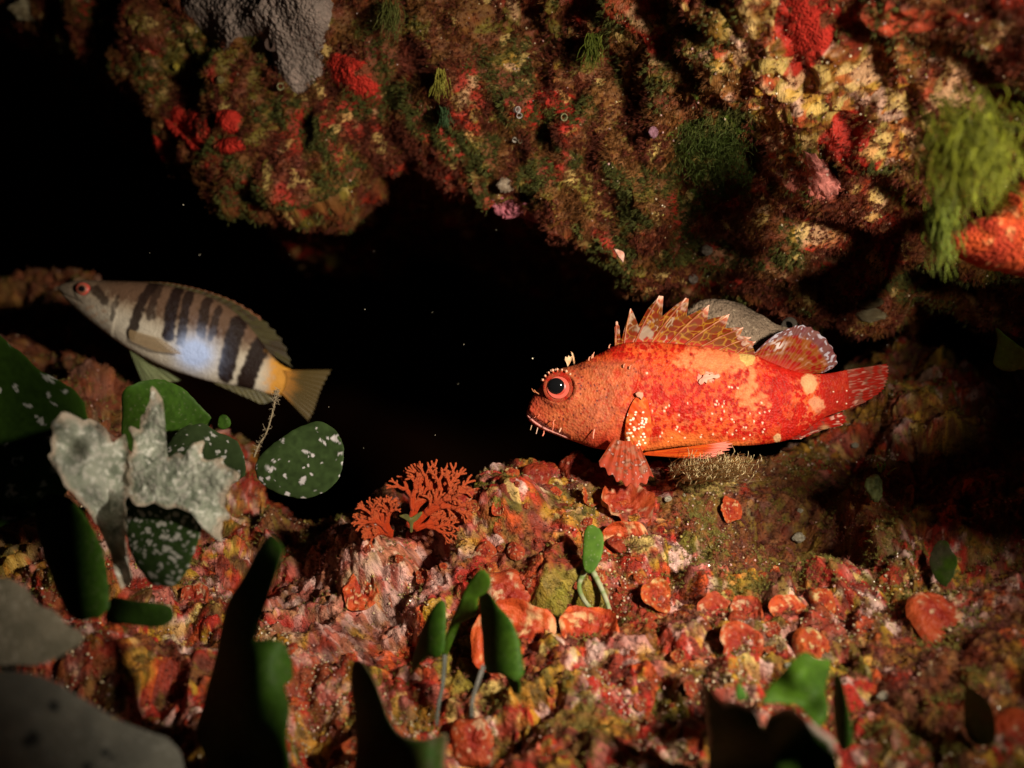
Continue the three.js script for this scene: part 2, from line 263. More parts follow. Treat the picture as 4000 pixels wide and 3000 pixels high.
// ---------------------------------------------------------------- the diver's lamp, right of the camera and outside the frame
{
  const p = V(...LAMP.at), t = V(...LAMP.aim), dir = t.clone().sub(p).normalize();
  const lamp = group('diving_lamp', p); lamp.quaternion.setFromUnitVectors(V(0, 0, 1), dir);
  const prof = [[0, -0.11], [0.016, -0.11], [0.018, -0.107], [0.018, -0.05], [0.024, -0.035], [0.026, -0.03], [0.026, -0.004], [0.0235, -0.002], [0.0225, -0.006], [0, -0.008]].map(([r, z]) => new THREE.Vector2(r, z));
  mesh('housing', new THREE.LatheGeometry(prof, 40).rotateX(Math.PI / 2), M.metal, lamp);
  mesh('lamp_face', new THREE.CircleGeometry(0.0115, 32).translate(0, 0, -0.0045), M.glow, lamp);
  tag(lamp, 'black diving lamp with a round glowing face right of the camera', 'lamp');
  const s = new THREE.SpotLight(new THREE.Color(1, 0.90, 0.72), LAMP.power, 0, LAMP.angle, LAMP.penumbra, 2);
  s.position.copy(p); s.target.position.copy(t); s.castShadow = true; s.shadow.radius = LAMP.radius; s.shadow.mapSize.set(2048, 2048); s.shadow.camera.near = 0.02; s.shadow.camera.far = 4;
  scene.add(s, s.target);
}

// ---------------------------------------------------------------- fish
function fishBody(nx, nt, st, tip, feature, colour, bend, pow = 2.15) {
  // st: rows of [x, top, bottom, half width] in the fish's own millimetre-like units; y down in the table, up in the model
  const xs = st.map((s) => s[0]), T = st.map((s) => s[1]), B = st.map((s) => s[2]), W = st.map((s) => s[3]);
  return grid(nt, nx, (j, i) => {
    const u = i / (nx - 1), x = mix(xs[0], xs[xs.length - 1], u < 0.15 ? u * u / 0.15 * 0.5 + u * 0.5 : u);
    let top = table(xs, T, x), bot = table(xs, B, x), w = table(xs, W, x);
    const a = j / nt * Math.PI * 2, s = Math.sin(a), c = Math.cos(a), e = 2 / pow;
    const y = (top + bot) / 2 - Math.sign(s) * Math.abs(s) ** e * (bot - top) / 2;
    let z = Math.sign(c) * Math.abs(c) ** e * w;
    z += Math.sign(c) * feature(x, y, Math.abs(c)) * sst(0.0, 0.5, Math.abs(c));
    return [bend(x, y, z), colour(x, y, c), x * tip, y * tip];
  }, true);
}
function finSheet(nu, nv, base, edge, opt, bend) { // ruled sheet between a base line and an outer line, with rays and thickness
  const { rays = 0, ripple = 0, thick = 2, colour, z0 = 0, belly = 0, scallop = 0 } = opt;
  const len = (L) => { const a = [0]; for (let i = 1; i < L.length; i++) a.push(a[i - 1] + 1); return a; };
  const pick = (L, u, smooth) => { const xs = len(L), t = u * (L.length - 1); return smooth ? [0, 1, 2].map((k) => table(xs, L.map((p) => p[k] ?? 0), t)) : (() => { const i = Math.min(L.length - 2, Math.floor(t)), f = t - i; return [0, 1, 2].map((k) => mix(L[i][k] ?? 0, L[i + 1][k] ?? 0, f)); })(); };
  const face = (side) => grid(nu, nv, (i, j) => {
    const u = i / (nu - 1), v = j / (nv - 1), b = pick(base, u, opt.smooth), e = pick(edge, u, opt.smooth);
    const ph = rays ? Math.cos(u * rays * Math.PI * 2) : 0, vv = v * (1 + scallop * ph * v);
    const x = mix(b[0], e[0], vv), y = mix(b[1], e[1], vv);
    const z = mix(b[2], e[2], v) + z0 + belly * Math.sin(v * Math.PI) + ripple * ph * sst(0, 0.5, v) + side * thick * 0.5 * (1 - 0.6 * v) * (i === 0 || i === nu - 1 || j === nv - 1 ? 0.05 : 1) * (1 + 0.35 * ph * (rays ? 1 : 0));
    return [bend(x, y, z), colour(x, y, u, v), u, v];
  });
  const g = face(1), h = face(-1), ix = h.index.array; for (let k = 0; k < ix.length; k += 3) { const t = ix[k]; ix[k] = ix[k + 1]; ix[k + 1] = t; } h.computeVertexNormals();
  return mergeGeometries([g, h]);
}

// --- the red scorpionfish. Its table is in units of U metres, measured from the fish's middle
{
  const D = 0.402, U = 2 * TX * D / 4000 / 1.3825, origin = at(2000, 1100, D);   // one unit; the fish's corner of reference
  const C0 = [900, 620];
  const bend = (x, y, z) => V((x - C0[0]) * U, (C0[1] - y) * U, z * U - 0.000018 * Math.max(0, x - 1500) - (x < 300 ? (300 - x) * 0.000004 : 0));
  const fish = group('scorpionfish', origin.clone().add(V(C0[0] * U, -C0[1] * U, 0)));
  const st = [[78, 712, 722, 4], [84, 690, 738, 22], [98, 645, 757, 44], [120, 610, 775, 62], [150, 570, 795, 80], [180, 527, 808, 95], [230, 482, 826, 112], [290, 462, 848, 128], [350, 446, 868, 142], [420, 412, 893, 152], [480, 385, 905, 156], [540, 352, 912, 156], [600, 332, 918, 152], [700, 325, 918, 146], [800, 328, 905, 140], [900, 336, 893, 132], [1000, 346, 887, 122], [1100, 364, 887, 110], [1200, 384, 887, 98], [1300, 396, 884, 86], [1400, 436, 873, 74], [1480, 468, 858, 62], [1560, 490, 825, 52], [1640, 497, 772, 42], [1700, 497, 738, 34], [1760, 490, 715, 26], [1820, 482, 694, 14], [1842, 500, 676, 7], [1850, 585, 587, 0.5]];
  const mouth = [[82, 712], [130, 755], [190, 792], [250, 815], [300, 838]];
  const segD = (x, y, L) => { let m = 1e9; for (let i = 0; i < L.length - 1; i++) { const [ax, ay] = L[i], [bx, by] = L[i + 1], t = clamp(((x - ax) * (bx - ax) + (y - ay) * (by - ay)) / ((bx - ax) ** 2 + (by - ay) ** 2)); m = Math.min(m, Math.hypot(x - ax - t * (bx - ax), y - ay - t * (by - ay))); } return m; };
  const gillX = (y) => table([440, 500, 560, 620, 700, 780, 860, 920], [655, 668, 655, 618, 560, 500, 462, 440], y);
  const pre = (y) => table([640, 700, 780, 860, 900], [470, 455, 440, 425, 405], y);
  const feature = (x, y, c) => {
    let h = 0;
    const m = segD(x, y, mouth); h -= 14 * Math.exp(-((m / 6) ** 2)); if (x < 320) h += 7 * Math.exp(-(((m - 22) / 14) ** 2));
    const g = x - gillX(y); h += y > 440 ? 9 * sst(6, -6, g) * sst(-160, -10, g) - 5 * Math.exp(-(((g - 6) / 8) ** 2)) : 0;
    const q = x - pre(y); if (y > 640) h += 6 * sst(5, -5, q) * sst(-110, -5, q);
    const e = Math.hypot(x - 248, (y - 572)); h += 26 * Math.exp(-(((e - 88) / 20) ** 2)) * (y < 560 ? 1.2 : 0.7) + (e < 82 ? -20 * sst(82, 60, e) : 0);
    h += 10 * Math.exp(-(((y - 470 - (x - 420) * 0.12) / 14) ** 2)) * sst(330, 380, x) * sst(660, 600, x);   // ridge behind the eye
    h += 5.5 * fbm(x / 46, y / 46, 3, 4) + 1.5 * (0.5 - worley(x / 17, y / 17, 5.3)[0]);
    if (x > 640) h += 1.5 * (0.5 - worley(x / 19, y / 17, 9)[0]);
    return h;
  };
  const RED = [0.36, 0.009, 0.004], ORA = [0.54, 0.070, 0.015], PNK = [0.55, 0.145, 0.055], CRM = [0.58, 0.32, 0.15], TAN = [0.33, 0.105, 0.048];
  const dots = []; { const r = rng(5); for (let i = 0; i < 46; i++) dots.push([620 + r() * 760, 640 + r() * 220, 3.5 + r() * 3.5]); for (let i = 0; i < 26; i++) dots.push([590 + r() * 120, 690 + r() * 200, 5 + r() * 4]); for (const q of [[710, 495], [1150, 568], [1165, 572], [1198, 575], [1745, 595], [1830, 590], [1770, 650], [1828, 660], [920, 840], [1005, 835], [1070, 820], [1175, 822], [1240, 845], [1245, 785], [1335, 760], [1340, 810]]) dots.push([...q, 7]); }
  const colour = (x, y, c) => {
    const n1 = fbm(x / 70, y / 70, 1, 4), n2 = fbm(x / 22, y / 22, 7, 3), wx = worley(x / 23 + n2 * 0.6, y / 25 + n1 * 0.5, 2), wy = worley(x / 13 + n2 * 0.4, y / 13, 5), w2 = worley(x / 17 + n2 * 0.3, y / 17, 8);
    let k = mixC(ORA, PNK, sst(0, 0.35, n1 + 0.05));
    const band = sst(470, 560, x) * sst(640, 560, x) * sst(480, 400, y) * 0.9 + gauss(x, y, 1010, 640, 330, 60) * 0.25 + gauss(x, y, 880, 560, 120, 120) * .3 + sst(1280, 1340, x + n2 * 90) * sst(1570, 1490, x + n2 * 90) * 0.55 + sst(1640, 1690, x) * 0.5 + gauss(x, y, 700, 480, 60, 60) * 0.5;
    const redness = clamp(sst(0.60, 0.42, wx[0] - n1 * 0.35) * (wx[2] > 0.15 ? 1 : 0.3) + sst(0.4, 0.25, wy[0]) * 0.3 + sst(0.05, 0.3, n1) * 0.45 + band * sst(-0.4, 0.1, n2 + 0.3) * 0.85);
    k = mixC(k, RED, redness); k = mixC(k, [0.14, 0.006, 0.004], sst(0.33, 0.2, worley(x / 20 + n2 * 0.5, y / 20, 12)[0]) * 0.6);
    k = mixC(k, [0.66, 0.20, 0.075], sst(0.3, 0.7, gauss(x, y, 1100, 430, 170, 90) + gauss(x, y, 1255 + n1 * 120, 600, 55, 150) * 0.7 + gauss(x, y, 900, 420, 60, 50) * .6 + n2 * 0.6) * 0.7);   // paler saddles
    // belly
    k = mixC(k, [0.68, 0.17, 0.035], sst(790, 890, y - n1 * 60) * sst(560, 700, x) * sst(1350, 1200, x) * 0.85);
    // head: tan, finely dotted
    const head = sst(720, 500, x + (y - 600) * 0.25 + n1 * 160 + n2 * 60) * sst(400, 470, y + (x < 330 ? 80 : 0));
    k = mixC(k, mixC(TAN, [0.46, 0.13, 0.045], sst(-0.1, 0.3, n1)), head * 0.68);
    k = mixC(k, [0.36, 0.03, 0.012], head * sst(0.42, 0.30, w2[0]) * (w2[2] > 0.2 ? 0.85 : 0));
    k = mixC(k, [0.05, 0.02, 0.02], head * sst(0.34, 0.22, w2[0]) * (w2[2] > 0.62 ? 0.9 : 0));
    k = mixC(k, [0.50, 0.05, 0.03], sst(240, 100, x) * 0.55);
    k = mixC(k, [0.33, 0.02, 0.008], gauss(x, y, 480, 860, 120, 60) * 0.8);
    k = mixC(k, [0.62, 0.28, 0.25], sst(16, 8, segD(x, y, mouth)) * sst(330, 280, x) * (y > 700 ? 0.8 : 0));
    // cream patches
    const e1 = Math.hypot((x - 1600) / 54, (y - 545) / 58) + n2 * 0.45 + n1 * 0.4, e2 = Math.hypot((x - 1640) / 62, (y - 660) / 48) + n2 * 0.7, e3 = Math.hypot((x - 1258) / 48, (y - 412) / 42) + n2 * 0.5, e4 = Math.hypot((x - 1425) / 22, (y - 845) / 26) + n2 * 0.5;
    k = mixC(k, CRM, sst(1.08, 0.72, e1) * 0.8); k = mixC(k, [0.58, 0.25, 0.13], sst(1.0, 0.6, e2) * 0.75); k = mixC(k, [0.52, 0.32, 0.10], sst(1.0, 0.85, e3)); k = mixC(k, CRM, sst(1, 0.8, e4) * 0.9);
    k = mixC(k, [0.70, 0.30, 0.22], sst(0.9, 0.7, Math.hypot((x - 1040) / 60, (y - 520) / 30) + n2 * 0.9) * 0.9);
    for (const [dx, dy, r] of dots) { if (Math.abs(x - dx) < r && Math.abs(y - dy) < r) { const q = Math.hypot(x - dx, y - dy); k = mixC(k, [0.74, 0.50, 0.36], sst(r, r * 0.6, q)); } }
    k = mixC(k, [0.26, 0.012, 0.006], sst(1650, 1720, x + n2 * 40) * 0.75 * (e1 > 1 && e2 > 0.95 ? 1 : 0));
    const s = 1 + 0.35 * n2;
    return [k[0] * s, k[1] * s, k[2] * s];
  };
  const body = mesh('body', fishBody(560, 200, st, U, feature, colour, bend), M.skin, fish);
  // spiny dorsal fin: base and edge points in pairs
  const pairs = [[555, 372, 553, 345], [556, 362, 554, 250], [559, 360, 566, 218], [568, 356, 579, 240], [580, 350, 585, 300], [592, 345, 592, 312], [598, 343, 620, 205], [603, 342, 640, 148], [612, 340, 652, 160], [640, 338, 682, 237], [648, 337, 735, 145], [655, 336, 795, 78], [662, 336, 818, 78], [700, 335, 810, 188], [725, 335, 880, 130], [742, 336, 938, 90], [750, 336, 956, 92], [792, 337, 942, 188], [815, 338, 1010, 155], [832, 339, 1063, 128], [875, 340, 1056, 205], [900, 343, 1115, 190], [915, 344, 1174, 177], [960, 347, 1150, 252], [985, 350, 1205, 247], [1000, 352, 1246, 250], [1050, 358, 1232, 292], [1100, 368, 1288, 302], [1150, 378, 1274, 318], [1200, 388, 1312, 325], [1250, 395, 1300, 350], [1310, 404, 1312, 384]];
  const tips = [2, 7, 11, 15, 19, 22, 25, 27, 29];
  const dcol = (x, y, u, v) => {
    const n2 = fbm(x / 26, y / 26, 4, 3), w = worley((x * 0.8 - y * 0.5) / 52, (x * 0.4 + y) / 40 + n2 * 0.3, 3), line = sst(0.10, 0.03, w[1] - w[0]);
    let k = mixC([0.13, 0.013, 0.002], [0.11, 0.028, 0.003], sst(-0.1, 0.3, n2)); k = mixC(k, RED, sst(0.35, 0.0, v) * 0.8);
    k = mixC(k, n2 > 0.05 && x < 900 ? [0.34, 0.23, 0.16] : [0.30, 0.14, 0.012], line * 0.75);
    k = mixC(k, [0.26, 0.19, 0.14], sst(0.4, 0.7, gauss(x, y, 720, 275, 60, 45) + n2 * 0.6) * 0.8);
    for (const t of tips) { const q = Math.hypot(x - pairs[t][2], y - pairs[t][3]) + n2 * 40; k = mixC(k, [0.34, 0.085, 0.045], sst(44, 26, q) * 0.8); k = mixC(k, [0.62, 0.34, 0.24], sst(20, 8, q) * 0.9); k = mixC(k, [0.46, 0.31, 0.24], Math.exp(-(((q - 46) / 7) ** 2)) * 0.6); }
    return k;
  };
  const spinyW = pairs.map((p) => [p[0], p[1], 0]), spinyE = pairs.map((p, i) => [p[2], p[3], (i % 2 ? 6 : -4)]);
  const dorsal = mesh('dorsal_fin', finSheet(373, 46, spinyW, spinyE, { thick: 5, colour: dcol }, bend), M.finSkin, fish);
  tips.forEach((t, k) => { const p = pairs[t], a = bend(p[0], p[1] + 10, 0), b = bend(mix(p[0], p[2], 0.5) - 3, mix(p[1], p[3], 0.5), 3), e = bend(p[2], p[3], t % 2 ? 6 : -4); mesh('spine', tube([a, b, e], U * 7, U * (k === 0 ? 7 : 4), (s) => { const n = noise(s * 9, k, 1); return s > 0.88 ? [0.62, 0.32, 0.23] : mixC([0.19, 0.022, 0.005], [0.34, 0.12, 0.03], n > 0.25 ? 0.8 : 0.15); }, 14, 8), M.flesh, dorsal); });
  // soft dorsal fin
  const sb = [[1300, 408], [1345, 425], [1390, 440], [1435, 455], [1475, 470], [1510, 480], [1545, 490], [1580, 494], [1620, 497]].map((p) => [...p, 0]);
  const se = [[1316, 378, 0], [1400, 300, 3], [1500, 250, 5], [1568, 236, 6], [1640, 258, 6], [1712, 312, 4], [1765, 388, 0], [1772, 450, -4], [1700, 492, -6]];
  const softCol = (x, y, u, v) => {
    const ray = Math.cos(u * 13 * Math.PI * 2), n = noise(u * 40, v * 14, 3), n2 = fbm(x / 30, y / 30, 6, 3), w = worley(u * 13, v * 6.5, 4);
    let k = mixC([0.22, 0.009, 0.004], [0.22, 0.055, 0.008], sst(0.3, 0.55, w[0]));
    k = mixC(k, [0.34, 0.15, 0.10], sst(0.66, 0.9, w[0] + n2 * 0.3) * 0.8);
    k = mixC(k, [0.12, 0.045, 0.05], sst(0.68, 0.78, v + n2 * 0.1) * 0.8);
    k = mixC(k, [0.40, 0.36, 0.42], sst(0.7, 0.8, v) * sst(0.25, 0.55, noise(u * 46, v * 22, 3)) * 0.9);
    k = mixC(k, [0.60, 0.50, 0.48], gauss(x, y, 1435, 345, 40, 30) * sst(-0.2, 0.3, n));
    return mixC(k, RED, sst(0.3, 0.0, v) * 0.8);
  };
  mesh('soft_dorsal_fin', finSheet(262, 60, sb, se, { smooth: true, rays: 13, ripple: 3, thick: 4, scallop: 0.012, colour: softCol }, bend), M.fin, fish);
  // tail fin
  const tb = [[1815, 478], [1818, 510], [1820, 545], [1822, 580], [1822, 615], [1820, 650], [1815, 697]].map((p) => [...p, 0]);
  const te = [[2080, 440, -6], [2085, 475, -2], [2080, 510, 2], [2070, 545, 4], [2055, 580, 2], [2020, 610, -2], [1945, 655, -6]];
  mesh('tail_fin', finSheet(240, 60, tb, te, { smooth: true, rays: 12, ripple: 3, thick: 5, scallop: 0.015, colour: (x, y, u, v) => { const n = noise(u * 30, v * 9, 3), n2 = fbm(x / 30, y / 30, 6, 3); let k = mixC([0.26, 0.012, 0.006], [0.20, 0.05, 0.03], sst(0, 0.4, n2)); k = mixC(k, [0.42, 0.2, 0.15], sst(0.25, 0.6, n) * (0.4 + 0.5 * sst(0.05, 0, Math.abs(v - 0.45 + n2 * 0.1) - 0.05))); return k; } }, bend), M.fin, fish);
  // anal fin
  const ab = [[1478, 852, 0], [1520, 842, 0], [1560, 822, 0], [1600, 798, 0], [1640, 770, 0], [1700, 738, 0]];
  const ae = [[1560, 852, 4], [1640, 822, 6], [1720, 795, 6], [1795, 782, 4], [1832, 752, 0], [1812, 706, -3]];
  mesh('anal_fin', finSheet(160, 44, ab, ae, { smooth: true, rays: 8, ripple: 3, thick: 5, scallop: 0.03, colour: (x, y, u, v) => { const n = noise(u * 24, v * 8, 5), n2 = fbm(x / 22, y / 22, 2, 3); let k = mixC(RED, [0.22, 0.03, 0.02], sst(0, 0.3, n2)); k = mixC(k, [0.66, 0.36, 0.28], sst(0.15, 0.5, n) * sst(0.3, 0.6, v)); return mixC(k, CRM, gauss(x, y, 1705, 795, 22, 18)); } }, bend), M.fin, fish);
  // pelvic fin lying back under the belly
  const vb = [[720, 915, 62], [700, 922, 70], [680, 926, 78], [660, 928, 84], [640, 926, 88]];
  const ve = [[1150, 858, 70], [1162, 885, 80], [1130, 912, 88], [1065, 945, 92], [960, 950, 92]];
  mesh('pelvic_fin', finSheet(150, 70, vb, ve, { smooth: true, rays: 7, ripple: 3.5, thick: 6, scallop: 0.03, belly: 8, colour: (x, y, u, v) => { const n = noise(u * 26, v * 5, 5), n2 = fbm(x / 30, y / 12, 2, 3); let k = mixC([0.62, 0.11, 0.012], [0.52, 0.05, 0.01], sst(-0.1, 0.3, n)); k = mixC(k, [0.36, 0.05, 0.01], sst(0.25, 0.4, n2) * 0.8); return mixC(k, [0.76, 0.28, 0.22], sst(0.72, 0.9, v) * 0.85); } }, bend), M.fin, fish);
  // pectoral fin: upper rays hang down as a spotted fan, lower thick rays stand on the rock
  const pb = [[672, 600, 150], [636, 640, 160], [612, 690, 164], [598, 740, 164], [592, 790, 160], [590, 850, 146]];
  const pe = [[712, 640, 152], [730, 740, 158], [722, 830, 164], [702, 885, 172], [660, 915, 180], [618, 925, 184]];
  const spots = []; { const r = rng(21); for (let i = 0; i < 46; i++) spots.push([600 + r() * 105, 690 + r() * 215, 5 + r() * 4.5]); }
  const pec = mesh('pectoral_fin', finSheet(190, 70, pb, pe, { smooth: true, rays: 8, ripple: 1.5, thick: 5, belly: 9, colour: (x, y, u, v) => { const n = fbm(x / 24, y / 24, 4, 3), w = worley(x / 34, y / 30, 2); let k = mixC([0.58, 0.065, 0.010], [0.60, 0.15, 0.03], sst(-0.1, 0.25, n)); k = mixC(k, [0.34, 0.02, 0.006], sst(0.35, 0.15, w[0]) * 0.7); for (const [a, b, r] of spots) { const q = Math.hypot((x - a), (y - b) * 1.2); if (q < r) k = mixC(k, [0.86, 0.76, 0.6], sst(r, r * 0.6, q)); } return k; } }, bend), M.fin, fish);
  const fb = [[652, 838, 162], [624, 848, 172], [592, 852, 178], [560, 846, 176], [530, 836, 164]];
  const fe = [[735, 1030, 190], [665, 1080, 196], [580, 1070, 200], [508, 1022, 198], [448, 962, 190]];
  mesh('lower_pectoral_rays', finSheet(200, 70, fb, fe, { smooth: true, rays: 6.5, ripple: 1.8, thick: 8, belly: 14, scallop: 0.05, colour: (x, y, u, v) => { const n = fbm(x / 40, y / 40, 9, 3), n2 = fbm(x / 15, y / 15, 2, 3) * 1.6; let k = mixC([0.36, 0.045, 0.014], [0.32, 0.12, 0.07], sst(-0.1, 0.25, n)); k = mixC(k, [0.13, 0.025, 0.008], sst(0.0, 0.35, n2) * 0.75); k = mixC(k, [0.46, 0.070, 0.040], sst(0.6, 1.0, v - n * 0.4) * 0.7); return mixC(k, [0.7, 0.45, 0.4], sst(0.45, 0.7, n2) * 0.5); } }, bend), M.fin, fish);
  // eyes, both sides
  for (const s of [1, -1]) {
    const zc = s * 92, c = bend(248, 572, zc), eye = mesh('eye', paint(new THREE.SphereGeometry(U * 78, 48, 32).scale(1, 1, 0.62), (x, y, z) => { const r = Math.hypot(x, y) / U, n = fbm(x / U / 18, y / U / 18, 2, 3); return r < 55 ? mixC([0.50, 0.06, 0.035], [0.30, 0.03, 0.02], clamp(0.5 + n * 2)) : mixC([0.62, 0.03, 0.012], [0.56, 0.11, 0.05], clamp(0.4 + n * 2)); }), M.flesh, fish);
    eye.position.copy(c); eye.rotation.set(0, s * -0.10, 0);
    mesh('eyelid_rim', paint(new THREE.TorusGeometry(U * 69, U * 15, 14, 64).translate(0, 0, s * U * 22), (x, y, z) => mixC([0.55, 0.02, 0.01], [0.50, 0.09, 0.04], clamp(0.5 + 2 * fbm(x / U / 20, y / U / 20, z / U / 20, 2)))), M.skin, eye);
    mesh('iris', paint(new THREE.RingGeometry(U * 40, U * 58, 48, 4).translate(0, 0, s * U * 42).rotateY(s > 0 ? 0 : 0), [0.58, 0.10, 0.07]), new THREE.MeshPhysicalMaterial({ vertexColors: true, roughness: 0.3, side: THREE.DoubleSide }), eye);
    mesh('pupil', new THREE.SphereGeometry(U * 46, 40, 24).scale(1, 0.96, 0.42).translate(-U * 12, U * 8, s * U * 39), M.pupil, eye);
    for (let k = 0; k < 9; k++) { const a = Math.PI * (0.18 + 0.68 * k / 8), p = V(Math.cos(a) * U * 80, Math.sin(a) * U * 80, s * U * 18); mesh('papilla', tube([p, p.clone().add(V(Math.cos(a) * U * 9, Math.sin(a) * U * 11, s * U * 4)), p.clone().add(V(Math.cos(a) * U * 14, Math.sin(a) * U * 20, s * U * 5))], U * 4.5, U * (5 + (k % 3) * 1.5), (t) => t > 0.6 ? [0.72, 0.38, 0.26] : [0.5, 0.08, 0.03], 6, 7), M.flesh, eye); }
    // cirrus: a small ragged leaf over the eye
    const cb = s > 0 ? [[296, 460], [290, 440], [282, 424], [284, 408], [296, 414], [300, 402], [308, 412], [318, 404], [314, 424], [306, 442]] : [[338, 450], [334, 420], [330, 395], [322, 376], [332, 384], [340, 410], [343, 440]];
    const shape = new THREE.Shape(cb.map(([x, y]) => new THREE.Vector2((x - C0[0]) * U, (C0[1] - y) * U)));
    mesh('cirrus', paint(new THREE.ExtrudeGeometry(shape, { depth: U * 3, bevelEnabled: true, bevelSize: U * 2, bevelThickness: U * 2, bevelSegments: 2 }).translate(0, 0, s * U * 84), (x, y) => mixC([0.52, 0.24, 0.10], [0.70, 0.50, 0.32], clamp(0.5 + 2 * noise(x / U / 8, y / U / 8, 1)))), M.flesh, fish);
  }
  // chin and lip barbels, nostril flap, skin flaps
  const barb = (pts, r, c = [0.68, 0.18, 0.10], name = 'barbel') => mesh(name, tube(pts.map((p) => bend(...p)), U * r, U * r * 0.8, c, 8, 6), M.flesh, fish);
  barb([[106, 775, 30], [103, 785, 34], [99, 800, 36]], 2.5, [0.6, 0.35, 0.2]); barb([[138, 788, 40], [134, 802, 46], [129, 820, 48]], 3, [0.66, 0.4, 0.3]); barb([[172, 802, 60], [170, 815, 66], [163, 830, 68]], 4.5, [0.75, 0.22, 0.14]);
  barb([[226, 742, 128], [217, 752, 136], [218, 772, 138], [213, 800, 132]], 3.5); barb([[258, 785, 136], [252, 797, 146], [248, 806, 148]], 4.5, [0.72, 0.36, 0.24]); barb([[432, 790, 160], [426, 815, 168], [424, 838, 168]], 4, [0.68, 0.26, 0.18]); barb([[148, 715, 90], [142, 722, 98], [138, 730, 98]], 2); barb([[126, 725, 72], [122, 730, 80], [118, 732, 82]], 2);
  barb([[150, 610, 72], [128, 596, 76], [118, 584, 76]], 3.5, [0.45, 0.15, 0.06], 'nostril_flap'); barb([[124, 598, 76], [114, 592, 78], [106, 578, 80]], 2.5, [0.45, 0.15, 0.06], 'nostril_flap');
  for (const [x, y, z, l] of [[425, 408, 60, 16], [432, 404, 45, 22], [408, 420, 70, 14], [520, 352, 30, 12], [585, 458, 150, 12], [615, 466, 156, 10]]) mesh('head_spine', tube([bend(x, y + 8, z - 4), bend(x + 3, y - l * 0.5, z + 2), bend(x + 9, y - l, z + 4)], U * 5, U * 1.5, [0.62, 0.26, 0.16], 6, 6), M.flesh, fish);
  const flapG = (pts, z) => { const s = new THREE.Shape(pts.map(([x, y]) => new THREE.Vector2((x - C0[0]) * U, (C0[1] - y) * U))); return paint(new THREE.ExtrudeGeometry(s, { depth: U * 5, bevelEnabled: true, bevelSize: U * 3, bevelThickness: U * 3, bevelSegments: 2 }).translate(0, 0, z * U), (x, y) => mixC([0.38, 0.11, 0.06], [0.48, 0.22, 0.14], clamp(0.5 + 2 * noise(x / U / 9, y / U / 9, 1)))); };
  mesh('skin_flap', flapG([[985, 545], [990, 530], [1005, 520], [1012, 505], [1028, 500], [1040, 508], [1052, 500], [1068, 506], [1088, 500], [1095, 515], [1080, 524], [1062, 520], [1046, 528], [1030, 530], [1026, 548], [1015, 538], [1004, 552], [994, 556]], 122), M.flesh, fish);
  mesh('skin_flap', flapG([[648, 604], [660, 596], [682, 600], [684, 615], [676, 632], [668, 622], [655, 618]], 168), M.flesh, fish);
  // pale bony points along the side
  { const r = rng(77), list = []; for (const [x, y, q] of dots) { if (r() < 0.9) { const tb2 = table(st.map((s) => s[0]), st.map((s) => s[1]), x), bb = table(st.map((s) => s[0]), st.map((s) => s[2]), x), w = table(st.map((s) => s[0]), st.map((s) => s[3]), x), k = clamp(Math.abs((y - (tb2 + bb) / 2) / ((bb - tb2) / 2)), 0, 0.98); const z = w * Math.pow(1 - Math.pow(k, 2.15), 1 / 2.15) + feature(x, y, 1); list.push(new THREE.IcosahedronGeometry(U * q * 0.75, 1).scale(1, 0.6, 0.5).rotateZ(r() - 0.3).translate(...bend(x, y, z + 0.5).toArray())); } } const m = mesh('pale_skin_points', paint(mergeGeometries(list), [0.74, 0.52, 0.38]), M.flesh, fish); m.userData.kind = 'stuff'; }
  tag(fish, 'red mottled scorpionfish with raised dorsal spines resting on the rock ledge', 'fish');
}

